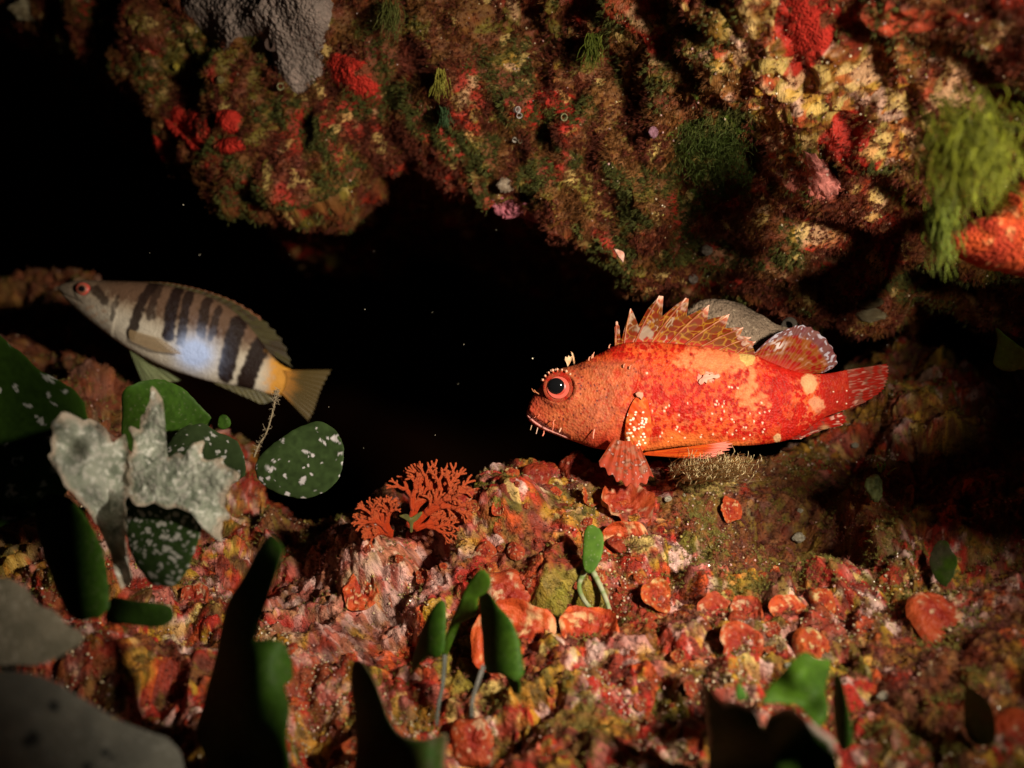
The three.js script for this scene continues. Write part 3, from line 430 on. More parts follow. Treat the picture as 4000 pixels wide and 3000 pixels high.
// --- the striped comber on the left
{
  const D = 0.50, U = 2 * TX * D / 4000 / 1.58, origin = at(0, 900, D), C0 = [1050, 650];
  const A = Math.atan2(590, 1415), ca = Math.cos(A), sa = Math.sin(A);
  // body axis: s along the fish from the snout, n across it (down positive)
  const back = (s, n) => [335 + s * ca - n * sa, 347 + s * sa + n * ca];
  const bendS = (s, n, z) => { const [x, y] = back(s, n); return V((x - C0[0]) * U, (C0[1] - y) * U, z * U - 0.000000008 * (s - 500) ** 2); };
  const bend = (x, y, z) => V((x - C0[0]) * U, (C0[1] - y) * U, z * U - 0.000000008 * ((x - 335) * ca - 500) ** 2);
  const fish = group('striped_fish', origin.clone().add(V(C0[0] * U, -C0[1] * U, 0)));
  const toSN = (x, y) => { const dx = x - 335, dy = y - 347; return [dx * ca + dy * sa, -dx * sa + dy * ca]; };
  const topP = [[335, 343], [400, 322], [500, 306], [600, 308], [700, 312], [800, 315], [900, 320], [1000, 332], [1100, 352], [1200, 378], [1300, 416], [1400, 470], [1500, 556], [1580, 650], [1640, 745], [1700, 815], [1790, 868]];
  const botP = [[335, 352], [400, 420], [460, 478], [520, 530], [640, 622], [760, 708], [860, 768], [1000, 838], [1150, 892], [1300, 935], [1450, 962], [1560, 985], [1650, 1012], [1720, 1022], [1780, 1000]];
  const tS = topP.map((p) => toSN(...p)), bS = botP.map((p) => toSN(...p)), L = 1530;
  const widths = [[0, 3], [60, 40], [150, 75], [300, 112], [500, 130], [700, 128], [900, 112], [1100, 85], [1250, 58], [1400, 34], [1530, 18]];
  const st = []; for (let s = 0; s <= L; s += 45) st.push([s, table(tS.map((p) => p[0]), tS.map((p) => p[1]), s), table(bS.map((p) => p[0]), bS.map((p) => p[1]), s), table(widths.map((p) => p[0]), widths.map((p) => p[1]), s)]);
  st[0][1] = -3; st[0][2] = 3; { const e = st[st.length - 1], m = (e[1] + e[2]) / 2; st.push([e[0] + 8, m + (e[1] - m) * 0.7, m + (e[2] - m) * 0.7, e[3] * 0.5], [e[0] + 14, m - 1, m + 1, 0.5]); }
  const bars = [[768, 420, 742, 560, 14, 0.7], [965, 335, 850, 650, 30, 0.95], [1000, 350, 975, 540, 26, 0.8], [1112, 380, 1075, 660, 34, 1], [1185, 400, 1150, 690, 26, 0.95], [1290, 440, 1265, 640, 28, 0.9], [1360, 490, 1325, 660, 20, 0.85], [1475, 570, 1395, 890, 46, 1], [1605, 700, 1500, 960, 50, 1], [620, 370, 700, 450, 24, 0.8]];
  const colour = (s, n, c) => {
    const [x, y] = back(s, n), n1 = fbm(x / 60, y / 60, 2, 3), n2 = fbm(x / 20, y / 20, 5, 3), across = (y - 347 - (x - 335) * 0.36);
    let k = mixC([0.30, 0.22, 0.15], [0.56, 0.49, 0.40], sst(-80, 70, across));
    k = mixC(k, [0.10, 0.045, 0.025], sst(-10, -110, across + n2 * 60) * 0.85 * sst(400, 700, x));
    k = mixC(k, [0.13, 0.09, 0.06], sst(800, 420, x + (y - 350) * -0.3) * 0.75);
    for (const [ax, ay, bx, by, w, a] of bars) { const t = ((x - ax) * (bx - ax) + (y - ay) * (by - ay)) / ((bx - ax) ** 2 + (by - ay) ** 2), tt = clamp(t), q = Math.hypot(x - ax - tt * (bx - ax), y - ay - tt * (by - ay)) + n2 * 14; k = mixC(k, [0.018, 0.009, 0.007], sst(w * 1.25, w * 0.85, q) * a); }
    if (x > 420 && x < 720 && across > 20) k = mixC(k, [0.25, 0.13, 0.07], sst(0.3, 0.6, Math.sin((y + x * 0.35) / 9) * 0.5 + n2) * 0.5);    // worm-like lines on the cheek
    k = mixC(k, [0.50, 0.62, 1.0], clamp(gauss(x, y, 1225, 760, 105, 95) * 1.5 + n2 * 0.15 * gauss(x, y, 1215, 760, 200, 200)));
    k = mixC(k, [0.58, 0.25, 0.02], sst(1590, 1690, x + (y - 900) * 0.15 + n2 * 40) * 0.95);
    const q = 1 + 0.2 * n2; return [k[0] * q, k[1] * q, k[2] * q];
  };
  const feature = (s, n) => { const [x, y] = back(s, n); let h = 2 * fbm(x / 40, y / 40, 3, 2); const e = Math.hypot(x - 550, y - 370); h += 8 * Math.exp(-(((e - 52) / 12) ** 2)); const gx = x - (770 - Math.abs(y - 520) * 0.35); h += 6 * sst(5, -5, gx) * sst(-90, -5, gx) * (y > 400 && y < 680 ? 1 : 0); const m = Math.hypot(Math.max(0, x - 520), y - (395 + (x - 345) * 0.32)); if (x < 540) h -= 8 * Math.exp(-(((y - (372 + (x - 345) * 0.42)) / 6) ** 2)); h += 1.6 * (((x / 20 + (Math.floor(y / 16) & 1) * 0.5) % 1 + 1) % 1); return h; };
  mesh('body', fishBody(260, 120, st, U, feature, colour, bendS, 2.05), M.skin, fish);
  const fc = (c1, c2, f) => (x, y, u, v) => mixC(c1, c2, clamp(0.5 + 1.5 * noise(u * f, v * 6, 2)));
  mesh('dorsal_fin', finSheet(200, 20, [[880, 322], [1000, 336], [1100, 356], [1200, 383], [1300, 420], [1400, 474], [1500, 560], [1580, 655], [1650, 755]], [[892, 318], [1020, 322], [1120, 338], [1230, 362], [1345, 398], [1470, 452], [1610, 548], [1725, 678], [1785, 840]], { smooth: true, rays: 22, ripple: 2, thick: 5, scallop: 0.06, colour: (x, y, u, v) => mixC(mixC([0.07, 0.045, 0.02], [0.10, 0.08, 0.025], clamp(0.5 + 2 * noise(u * 30, v * 4, 1))), [0.45, 0.14, 0.06], v > 0.85 && u < 0.75 ? 0.7 : 0) }, bend), M.fin, fish);
  mesh('tail_fin', finSheet(120, 40, [[1735, 862], [1752, 888], [1758, 920], [1752, 952], [1742, 982], [1722, 1004]], [[2025, 858], [1985, 930], [1955, 1000], [1935, 1060], [1915, 1120], [1885, 1178]], { smooth: true, rays: 12, ripple: 2, thick: 5, scallop: 0.02, colour: (x, y, u, v) => mixC([0.52, 0.21, 0.02], [0.13, 0.08, 0.014], sst(0, 0.5, v + 0.2 * noise(u * 30, v * 2, 1))) }, bend), M.fin, fish);
  mesh('anal_fin', finSheet(100, 20, [[1310, 938], [1400, 952], [1480, 968], [1560, 986], [1620, 1000]], [[1340, 955], [1440, 1000], [1530, 1040], [1610, 1072], [1690, 1042]], { smooth: true, rays: 9, ripple: 2, thick: 5, colour: fc([0.20, 0.17, 0.07], [0.14, 0.12, 0.06], 26) }, bend), M.fin, fish);
  for (const s of [1, -1]) {
    mesh('pectoral_fin', finSheet(80, 30, [[852, 618, s * 132], [846, 640, s * 134], [848, 662, s * 132], [858, 690, s * 126]], [[1040, 672, s * 160], [1130, 735, s * 160], [1165, 768, s * 155], [1010, 750, s * 145]], { smooth: true, rays: 10, ripple: 2, thick: 4, colour: fc([0.52, 0.38, 0.22], [0.42, 0.28, 0.15], 30) }, bend), M.fin, fish);
    mesh('pelvic_fin', finSheet(70, 24, [[815, 742, s * 40], [835, 756, s * 44], [860, 768, s * 46]], [[905, 935, s * 70], [975, 945, s * 80], [1090, 925, s * 78]], { smooth: true, rays: 6, ripple: 2, thick: 4, colour: fc([0.26, 0.30, 0.14], [0.18, 0.20, 0.09], 18) }, bend), M.fin, fish);
    const eye = mesh('eye', paint(new THREE.SphereGeometry(U * 46, 32, 24).scale(1, 0.85, 0.6), (x, y) => Math.hypot(x, y) > U * 30 ? [0.50, 0.07, 0.05] : [0.28, 0.10, 0.06]), M.flesh, fish);
    eye.position.copy(bend(550, 370, s * 92)); eye.rotation.z = -0.35;
    mesh('pupil', new THREE.SphereGeometry(U * 22, 24, 16).scale(1, 0.9, 0.5).translate(0, 0, s * U * 22), M.pupil, eye);
  }
  fish.traverse((o) => { if (/_fin$/.test(o.name)) o.material = M.clearFin; });
  tag(fish, 'cream fish with dark vertical bars and a yellow tail in the cave mouth', 'fish');
}

// ---------------------------------------------------------------- leaves, sponges and other rounded growths
// pad: a closed outline filled with rings, with thickness, bulge, tilt and waves. Points lie at depth d + gx, gy per 1000 pixels + curl
function pad(pts, d, o = {}) {
  const { gx = 0, gy = 0, thick = 0.0012, bulge = 0, wave = 0, wf = 3, n = 120, rings = 30, curl, colour, rough = 0, rf = 300, jag = 0.014, seed = 1 + (pts[0][0] * 7 + pts[0][1]) % 23, center, profile = 6, lump = 0, on = '' } = o;
  if (on) d = reliefDepth(on, ...(center ?? [pts.reduce((a, p) => a + p[0], 0) / pts.length, pts.reduce((a, p) => a + p[1], 0) / pts.length])) + (o.sink ?? 0);
  const curve = new THREE.CatmullRomCurve3(pts.map(([x, y]) => V(x, y, 0)), true, 'catmullrom', 0.5), out = curve.getSpacedPoints(n).slice(0, n);
  let cx = 0, cy = 0; for (const p of out) { cx += p.x / n; cy += p.y / n; } if (center) [cx, cy] = center;
  const origin = at(cx, cy, d);
  const P = (x, y, r, side) => {
    let dd = (on ? reliefDepth(on, x, y) + (o.sink ?? 0) : d) + (x - cx) / 1000 * gx + (y - cy) / 1000 * gy; if (curl) dd += curl(x, y, (x - cx), (y - cy)); if (o.cup) dd += o.cup * ((x - cx) / 100) ** 2;
    dd += wave * noise(x / 1000 * wf + seed, y / 1000 * wf, seed) ;
    const p = at(x, y, dd), rim = Math.pow(Math.max(0, 1 - r ** profile), 0.5);
    p.z += side * thick * 0.5 * rim + (bulge ? bulge * Math.sqrt(Math.max(0, 1 - r * r)) : 0) * (side > 0 ? 1 : 0.9);
    if (rough) p.z += side * rough * fbm(p.x * rf + seed, p.y * rf, p.z * rf, 3) * (0.3 + 0.7 * rim);
    if (lump) { p.z += lump * fbm(p.x * 70 + seed, p.y * 70, seed, 3); }
    return p.sub(origin);
  };
  const face = (side) => grid(n, rings + 1, (i, j) => {
    const r = j / rings, q = out[i]; let k = r; if (jag) k *= 1 + jag * sst(0.7, 1, r) * (fbm(i / n * 26 + seed * 7, seed, 2, 3) * 2 + noise(Math.cos(i / n * 6.283) * 9, Math.sin(i / n * 6.283) * 9, seed));
    const x = cx + (q.x - cx) * k, y = cy + (q.y - cy) * k;
    return [P(x, y, r, side), colour(x, y, r, side), x / 1000 * 0.1, y / 1000 * 0.1];
  }, true);
  const g = face(1), h = face(-1);
  const fix = (geo, want) => { const nz = geo.attributes.normal; let s = 0; for (let i = 0; i < nz.count; i++) s += nz.getZ(i); if (s * want < 0) { const ix = geo.index.array; for (let k = 0; k < ix.length; k += 3) { const t = ix[k]; ix[k] = ix[k + 1]; ix[k + 1] = t; } geo.computeVertexNormals(); } };
  fix(g, 1); fix(h, -1);
  return [mergeGeometries([g, h]), origin];
}
function padThing(name, label, category, mat, pts, d, o, grp) { const [g, p] = pad(pts, d, o), m = mesh(name, g, mat); m.position.copy(p); return tag(m, label, category, grp); }
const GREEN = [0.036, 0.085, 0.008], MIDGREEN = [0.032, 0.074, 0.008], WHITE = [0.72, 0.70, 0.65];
// chalk dots: flat lime-white epiphytes on the blade
const dotted = (scale, keep, size, base, seed, dot = WHITE) => (x, y) => {
  const n2 = fbm(x / 18, y / 18, seed, 3), n3 = fbm(x / 130, y / 130, seed + 5, 2), w = worley(x / scale + n2 * 0.7 + n3 * 1.5, y / scale + n2 * 0.5 - n3, seed + 0.5), s = 1 + 0.4 * n2;
  const k = [base[0] * s, base[1] * s, base[2] * s];
  return w[2] < keep * (1 + n3) ? mixC(k, dot, sst(size, size * 0.7, (w[0] + 0.16 * n2) * (0.75 + w[2] / keep * 0.7))) : k;
};
const plain = (base, other = base, f = 60, seed = 1) => (x, y) => { const n2 = fbm(x / 11, y / 13, seed + 3, 3), k = mixC(base, other, clamp(0.5 + 1.3 * fbm(x / f, y / f, seed, 3))), s = 1 + 0.5 * n2; return mixC([k[0] * s, k[1] * s, k[2] * s], [0.30, 0.28, 0.18], sst(0.36, 0.5, fbm(x / 9 + 40, y / 9, seed, 3)) * 0.22); };
const bleached = (seed, hole = 0.3) => (x, y, r) => { const n = fbm(x / 45, y / 45, seed, 4), n2 = fbm(x / 14, y / 14, seed, 3); let k = mixC([0.24, 0.27, 0.19], [0.44, 0.45, 0.36], clamp(0.5 + n * 1.6)); k = mixC(k, [0.66, 0.62, 0.55], sst(0.1, 0.3, n2) * 0.8); k = mixC(k, [0.62, 0.46, 0.34], sst(0.8, 0.97, r + n2 * 0.1) * 0.7); k = mixC(k, [0.10, 0.12, 0.07], sst(hole - 0.22, hole - 0.05, -n) * 0.6); k = mixC(k, [0.80, 0.78, 0.70], sst(0.30, 0.2, worley(x / 34 + n2, y / 34 + n, seed)[0])); return mixC(k, [0.04, 0.06, 0.03], sst(hole, hole + 0.15, -n)); };

// far left: the big dark blade with white dots, against the rock
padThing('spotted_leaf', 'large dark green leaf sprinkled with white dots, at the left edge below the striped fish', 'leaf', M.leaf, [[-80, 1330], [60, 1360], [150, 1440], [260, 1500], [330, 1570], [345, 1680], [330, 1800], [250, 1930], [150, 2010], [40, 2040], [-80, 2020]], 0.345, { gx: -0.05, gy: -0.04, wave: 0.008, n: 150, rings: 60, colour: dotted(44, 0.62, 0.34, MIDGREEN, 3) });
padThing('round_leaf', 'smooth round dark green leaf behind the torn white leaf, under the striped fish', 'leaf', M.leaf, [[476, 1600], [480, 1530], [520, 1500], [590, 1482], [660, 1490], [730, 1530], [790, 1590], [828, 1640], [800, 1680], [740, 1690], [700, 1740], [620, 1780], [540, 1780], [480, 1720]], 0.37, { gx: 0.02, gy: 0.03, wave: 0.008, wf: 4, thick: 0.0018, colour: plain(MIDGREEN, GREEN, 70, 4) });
padThing('small_leaf', 'tiny green leaf just right of the smooth round dark leaf', 'leaf', M.leaf, [[850, 1650], [858, 1625], [880, 1620], [900, 1640], [898, 1665], [872, 1678], [852, 1668]], 0.375, { thick: 0.0014, colour: plain(GREEN, MIDGREEN, 30, 5) });
padThing('spotted_leaf', 'oval green leaf with white dots standing alone at the edge of the dark hollow', 'leaf', M.leaf, [[1000, 1850], [1010, 1790], [1060, 1740], [1130, 1690], [1190, 1660], [1245, 1645], [1300, 1670], [1335, 1720], [1342, 1800], [1320, 1870], [1270, 1920], [1200, 1945], [1110, 1935], [1040, 1900]], 0.375, { gx: -0.035, gy: -0.03, wave: 0.004, thick: 0.0014, n: 150, rings: 60, jag: 0.012, colour: (x, y, r) => { const a = dotted(50, 0.42 + 0.45 * sst(1160, 1010, x), 0.36, [0.036, 0.060, 0.018], 12, [0.62, 0.56, 0.57])(x, y), b = dotted(20, 0.45 * sst(1140, 1020, x) + 0.14, 0.42, a, 5, [0.62, 0.56, 0.57])(x, y); return b; } });
padThing('spotted_leaf', 'dark leaf flecked white behind the torn white leaf, left of the upright hairy stalk', 'leaf', M.leaf, [[640, 1800], [660, 1730], [720, 1670], [790, 1655], [850, 1690], [920, 1720], [955, 1790], [950, 1860], [890, 1900], [800, 1910], [690, 1880]], 0.365, { gx: -0.05, gy: -0.02, wave: 0.006, n: 130, rings: 50, jag: 0.02, colour: dotted(24, 0.5, 0.36, [0.036, 0.056, 0.020], 8, [0.5, 0.48, 0.45]) });
padThing('spotted_leaf', 'green leaf crowded with white flecks, hanging below the torn white leaf', 'leaf', M.leaf, [[490, 1960], [560, 1900], [660, 1900], [760, 1930], [795, 2010], [775, 2120], [735, 2220], [680, 2290], [590, 2280], [530, 2200], [495, 2090]], 0.325, { gx: -0.05, gy: -0.05, wave: 0.006, n: 150, rings: 60, colour: dotted(22, 0.85, 0.48, [0.034, 0.064, 0.016], 9, [0.58, 0.55, 0.50]) });
padThing('bleached_leaf', 'torn grey white leaf with a ragged spike, in front of the round leaf', 'leaf', M.pale, [[505, 1900], [500, 1790], [525, 1720], [520, 1690], [548, 1640], [560, 1590], [585, 1560], [600, 1525], [622, 1540], [635, 1570], [612, 1610], [600, 1660], [622, 1685], [628, 1760], [660, 1785], [700, 1770], [735, 1785], [755, 1730], [790, 1725], [800, 1760], [830, 1790], [860, 1795], [895, 1830], [938, 1848], [930, 1885], [915, 1915], [900, 1945], [905, 2000], [890, 2050], [845, 2085], [800, 2070], [770, 2020], [720, 1990], [670, 1975], [600, 1975], [540, 1970]], 0.318, { center: [660, 1880], gx: 0.0, gy: -0.015, wave: 0.005, wf: 8, n: 320, rings: 80, thick: 0.0011, jag: 0.085, rough: 0.0010, rf: 420, colour: bleached(3, 0.48) });
padThing('bleached_leaf', 'pale leaf folded lengthwise with a curled cream rim, left of the torn white leaf', 'leaf', M.pale, [[205, 1660], [270, 1630], [350, 1640], [410, 1680], [440, 1730], [490, 1700], [505, 1800], [495, 1920], [490, 2050], [500, 2180], [512, 2260], [480, 2310], [450, 2250], [420, 2130], [370, 2030], [300, 1950], [235, 1870], [200, 1780]], 0.305, { center: [400, 1850], gx: 0.0, gy: -0.02, wave: 0.011, wf: 8, n: 260, rings: 60, jag: 0.05, rough: 0.0006, thick: 0.0012, curl: (x, y) => { const fold = Math.abs(x - 385 - (y - 1700) * 0.18) / 150; return 0.014 - 0.016 * Math.min(1.2, fold); }, colour: bleached(7, 0.45) });
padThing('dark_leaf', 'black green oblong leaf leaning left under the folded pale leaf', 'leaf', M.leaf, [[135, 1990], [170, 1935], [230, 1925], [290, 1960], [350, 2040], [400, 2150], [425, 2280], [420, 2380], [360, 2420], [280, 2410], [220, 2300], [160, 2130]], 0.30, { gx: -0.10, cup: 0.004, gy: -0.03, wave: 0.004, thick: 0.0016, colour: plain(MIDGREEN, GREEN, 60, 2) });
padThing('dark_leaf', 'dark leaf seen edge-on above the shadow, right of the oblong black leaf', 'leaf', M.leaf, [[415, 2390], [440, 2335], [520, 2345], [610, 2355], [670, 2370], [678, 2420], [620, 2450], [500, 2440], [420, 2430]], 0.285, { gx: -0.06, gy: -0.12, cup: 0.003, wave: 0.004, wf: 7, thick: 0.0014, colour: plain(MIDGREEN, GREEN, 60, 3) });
padThing('pale_leaf', 'blurred beige leaf with a toothed edge at the left border', 'leaf', M.pale, [[-120, 2290], [0, 2258], [90, 2290], [150, 2360], [215, 2390], [260, 2440], [330, 2480], [290, 2530], [220, 2570], [140, 2595], [0, 2600], [-120, 2610]], 0.262, { gx: 0.02, gy: -0.05, wave: 0.002, n: 140, rings: 30, jag: 0.015, thick: 0.0012, colour: (x, y) => mixC(mixC([0.30, 0.26, 0.17], [0.42, 0.36, 0.25], clamp(0.5 + fbm(x / 60, y / 60, 2, 3) * 1.5)), [0.6, 0.52, 0.4], sst(0.25, 0.4, fbm(x / 22, y / 22, 5, 3))) });
padThing('grey_leaf', 'large blurred grey leaf with dark holes filling the lower left corner', 'leaf', M.pale, [[-120, 2640], [0, 2620], [130, 2630], [230, 2670], [330, 2730], [450, 2800], [560, 2850], [680, 2900], [720, 3000], [720, 3150], [400, 3250], [0, 3250], [-120, 3150]], 0.235, { gx: 0.045, gy: -0.02, wave: 0.0015, n: 140, rings: 50, jag: 0.012, thick: 0.0014, colour: (x, y) => { let k = mixC([0.27, 0.25, 0.20], [0.38, 0.35, 0.28], clamp(0.5 + fbm(x / 70, y / 70, 6, 3) * 1.4)); k = mixC(k, [0.5, 0.47, 0.4], sst(0.32, 0.42, fbm(x / 20, y / 20, 4, 3))); for (const [a, b, r] of [[215, 2755, 30], [130, 2880, 36], [110, 2895, 24], [415, 2935, 20], [440, 2955, 12], [345, 2990, 24]]) k = mixC(k, [0.015, 0.016, 0.012], sst(r, r * 0.5, Math.hypot(x - a, y - b))); return k; } });
// the tall black blade
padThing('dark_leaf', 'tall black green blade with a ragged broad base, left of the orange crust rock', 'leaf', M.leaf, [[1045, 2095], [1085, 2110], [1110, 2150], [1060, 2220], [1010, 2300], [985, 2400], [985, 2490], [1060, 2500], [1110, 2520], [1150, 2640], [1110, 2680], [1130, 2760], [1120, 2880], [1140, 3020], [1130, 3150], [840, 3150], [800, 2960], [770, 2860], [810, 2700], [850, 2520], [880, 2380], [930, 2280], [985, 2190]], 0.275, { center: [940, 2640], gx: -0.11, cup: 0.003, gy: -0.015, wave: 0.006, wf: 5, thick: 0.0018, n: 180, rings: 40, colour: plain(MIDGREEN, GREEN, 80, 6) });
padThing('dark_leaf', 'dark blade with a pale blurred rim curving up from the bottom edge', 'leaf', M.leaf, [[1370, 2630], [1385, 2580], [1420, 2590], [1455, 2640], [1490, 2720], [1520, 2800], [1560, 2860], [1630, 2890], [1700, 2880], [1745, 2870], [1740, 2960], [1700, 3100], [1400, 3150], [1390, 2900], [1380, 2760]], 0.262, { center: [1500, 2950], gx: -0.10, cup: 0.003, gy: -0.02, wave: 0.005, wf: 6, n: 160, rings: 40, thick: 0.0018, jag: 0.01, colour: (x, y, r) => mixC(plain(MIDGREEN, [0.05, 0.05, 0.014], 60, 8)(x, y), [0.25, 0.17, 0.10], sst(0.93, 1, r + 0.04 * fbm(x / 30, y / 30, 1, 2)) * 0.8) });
// the centre group
{
  const pads = (name, parts, label) => { const g0 = group(name); let first; for (const [pn, pts, d, o] of parts) { const [g, p] = pad(pts, d, o); if (!first) { first = p.clone(); g0.position.copy(p); } const m = mesh(pn, g, M.leaf, g0); m.position.copy(p.sub(first)); } return tag(g0, label, 'leaf'); };
  const gl = plain([0.075, 0.16, 0.012], [0.05, 0.11, 0.008], 50, 3), gd = plain([0.030, 0.080, 0.006], [0.045, 0.10, 0.008], 50, 5);
  const stalkG = (pts, r, c) => { const p = pts.map(([x, y, d]) => at(x, y, d)), g = tube(p, r, r * 0.7, c, 24, 8); return g; };
  pads('green_leaf', [['blade', [[1612, 2620], [1610, 2580], [1640, 2480], [1680, 2390], [1720, 2345], [1742, 2360], [1742, 2450], [1735, 2540], [1710, 2570], [1670, 2565], [1635, 2600]], 0.312, { gx: -0.085, cup: 0.007, gy: -0.02, thick: 0.0016, colour: gd }]], 'upright dark green leaf, leftmost of the three in the middle foreground');
  const g2 = pads('green_leaf', [['blade', [[1900, 2232], [1918, 2270], [1905, 2310], [1870, 2335], [1860, 2400], [1800, 2430], [1770, 2460], [1755, 2520], [1735, 2590], [1728, 2560], [1750, 2460], [1790, 2360], [1830, 2275], [1865, 2232]], 0.318, { center: [1830, 2350], gx: -0.03, gy: 0.05, wave: 0.004, wf: 9, thick: 0.0016, n: 140, colour: gl }]], 'folded bright green leaf on a thin grey stalk between two darker ones');
  const s2 = mesh('stalk', stalkG([[1738, 2560, 0.318], [1728, 2680, 0.312], [1712, 2760, 0.309], [1706, 2830, 0.305]], 0.0008, (t) => mixC([0.32, 0.33, 0.26], [0.15, 0.17, 0.1], clamp(0.5 + noise(t * 12, 1, 1)))), M.pale, g2); s2.position.copy(g2.position).negate();
  const g3 = pads('green_leaf', [['blade', [[1872, 2340], [1890, 2312], [1918, 2325], [1950, 2370], [1995, 2420], [2025, 2490], [2042, 2570], [2045, 2630], [2020, 2660], [1985, 2650], [1950, 2632], [1905, 2632], [1890, 2600], [1885, 2500], [1876, 2420]], 0.305, { gx: -0.085, cup: 0.006, gy: -0.02, thick: 0.0018, colour: gd }], ['leaf_lobe', [[1975, 2640], [2010, 2635], [2030, 2660], [2030, 2700], [2010, 2710], [1990, 2680]], 0.303, { gx: -0.1, thick: 0.0014, colour: gd }]], 'dark green spoon-shaped leaf just left of the big orange disc');
  const s3 = mesh('stalk', stalkG([[1888, 2600, 0.307], [1865, 2670, 0.305], [1845, 2740, 0.302], [1842, 2800, 0.30]], 0.0008, (t) => mixC([0.5, 0.45, 0.36], [0.22, 0.2, 0.12], clamp(0.5 + noise(t * 12, 2, 1)))), M.pale, g3); s3.position.copy(g3.position).negate();
  const g4 = pads('green_leaf', [['blade', [[2300, 2052], [2335, 2060], [2358, 2100], [2355, 2150], [2340, 2200], [2315, 2235], [2290, 2235], [2276, 2200], [2277, 2140], [2282, 2080]], 0.362, { gx: -0.02, gy: -0.03, thick: 0.0016, colour: (x, y) => { const n = fbm(x / 30, y / 30, 4, 3); return mixC(mixC([0.10, 0.20, 0.022], [0.06, 0.13, 0.016], clamp(0.5 + n)), [0.4, 0.42, 0.25], sst(0.3, 0.1, worley(x / 14, y / 14, 3)[0]) * 0.3); } }]], 'single bright green leaf on two thin stems in the middle of the ledge');
  for (const [k, pts] of [[[2285, 2225, 0.364], [2262, 2290, 0.364], [2285, 2350, 0.36], [2345, 2410, 0.357]], [[2312, 2225, 0.364], [2340, 2280, 0.362], [2370, 2350, 0.36], [2396, 2445, 0.355]]].entries()) { const s = mesh('stem', stalkG(pts, 0.0011, (t) => mixC([0.16, 0.24, 0.06], [0.40, 0.40, 0.25], clamp(0.4 + noise(t * 14, k, 1)))), M.leaf, g4); s.position.copy(g4.position).negate(); }
  pads('olive_alga', [['blade', [[1560, 2015], [1590, 2008], [1605, 2020], [1640, 2000], [1650, 2005], [1632, 2030], [1615, 2045], [1612, 2075], [1602, 2078], [1598, 2045], [1580, 2028]], 0.372, { thick: 0.0008, colour: plain([0.12, 0.10, 0.02], [0.08, 0.08, 0.03], 20, 3) }]], 'small translucent olive alga shaped like a fork, before the red branching alga');
}
// bottom right foreground: dark torn leaves with a bright green top
padThing('dark_leaf', 'black green leaf with a torn pink white rim at the bottom right', 'leaf', M.leaf, [[2735, 2640], [2750, 2690], [2775, 2740], [2870, 2745], [2950, 2780], [2980, 2840], [3010, 2790], [3080, 2760], [3130, 2790], [3200, 2850], [3260, 2920], [3240, 3150], [2800, 3150], [2770, 2950], [2755, 2780]], 0.245, { center: [2990, 2990], gx: -0.10, cup: 0.002, gy: 0.02, wave: 0.006, wf: 6, n: 180, rings: 50, jag: 0.012, thick: 0.0016, colour: (x, y, r) => mixC(plain(MIDGREEN, GREEN, 60, 8)(x, y), [0.52, 0.40, 0.34], sst(0.90, 0.97, r + 0.05 * fbm(x / 30, y / 30, 1, 2)) * (y < 2930 ? 0.9 : 0)) });
padThing('green_leaf', 'bright green pointed leaf rising behind the torn black leaf at the bottom right', 'leaf', M.leaf, [[2980, 2740], [3010, 2680], [3060, 2620], [3110, 2570], [3150, 2545], [3190, 2570], [3245, 2580], [3240, 2620], [3225, 2700], [3240, 2780], [3200, 2840], [3120, 2760], [3050, 2750]], 0.262, { gx: 0.02, gy: -0.05, wave: 0.006, wf: 8, thick: 0.0016, colour: plain([0.06, 0.13, 0.008], [0.025, 0.06, 0.006], 90, 3) });
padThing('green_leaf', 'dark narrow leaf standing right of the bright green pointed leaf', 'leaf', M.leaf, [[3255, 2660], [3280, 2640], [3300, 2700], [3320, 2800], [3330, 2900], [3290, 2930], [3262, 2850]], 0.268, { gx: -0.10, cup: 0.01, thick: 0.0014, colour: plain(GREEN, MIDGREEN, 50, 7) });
padThing('small_leaf', 'little green leaf tip left of the bright green pointed leaf at the bottom right', 'leaf', M.leaf, [[2872, 2720], [2885, 2660], [2905, 2690], [2920, 2725], [2895, 2740]], 0.27, { thick: 0.001, colour: plain([0.06, 0.15, 0.02], GREEN, 30, 7) });
padThing('dark_leaf', 'dim olive leaf in the shadow near the lower right corner', 'leaf', M.leaf, [[3770, 2700], [3800, 2690], [3860, 2740], [3890, 2820], [3880, 2900], [3820, 2910], [3770, 2850]], 0.27, { gx: -0.15, gy: 0.03, wave: 0.004, jag: 0.02, thick: 0.0014, colour: plain([0.06, 0.07, 0.012], GREEN, 50, 9) });
padThing('dark_leaf', 'dim grey green leaf high on the shaded floor near the right edge', 'leaf', M.leaf, [[3630, 2200], [3650, 2130], [3690, 2110], [3720, 2150], [3740, 2190], [3720, 2260], [3690, 2290], [3660, 2270]], 0.345, { gx: -0.10, gy: -0.05, wave: 0.004, jag: 0.03, thick: 0.0014, colour: plain([0.06, 0.065, 0.035], GREEN, 50, 9) });
padThing('dark_leaf', 'dark notched leaf against the rock at the right edge, under the orange sponge', 'leaf', M.leaf, [[3880, 1420], [3895, 1330], [3890, 1280], [3940, 1320], [4010, 1370], [4060, 1390], [4060, 1440], [3980, 1445], [3930, 1450]], 0.36, { gx: -0.15, thick: 0.0014, colour: plain(MIDGREEN, GREEN, 50, 9) });

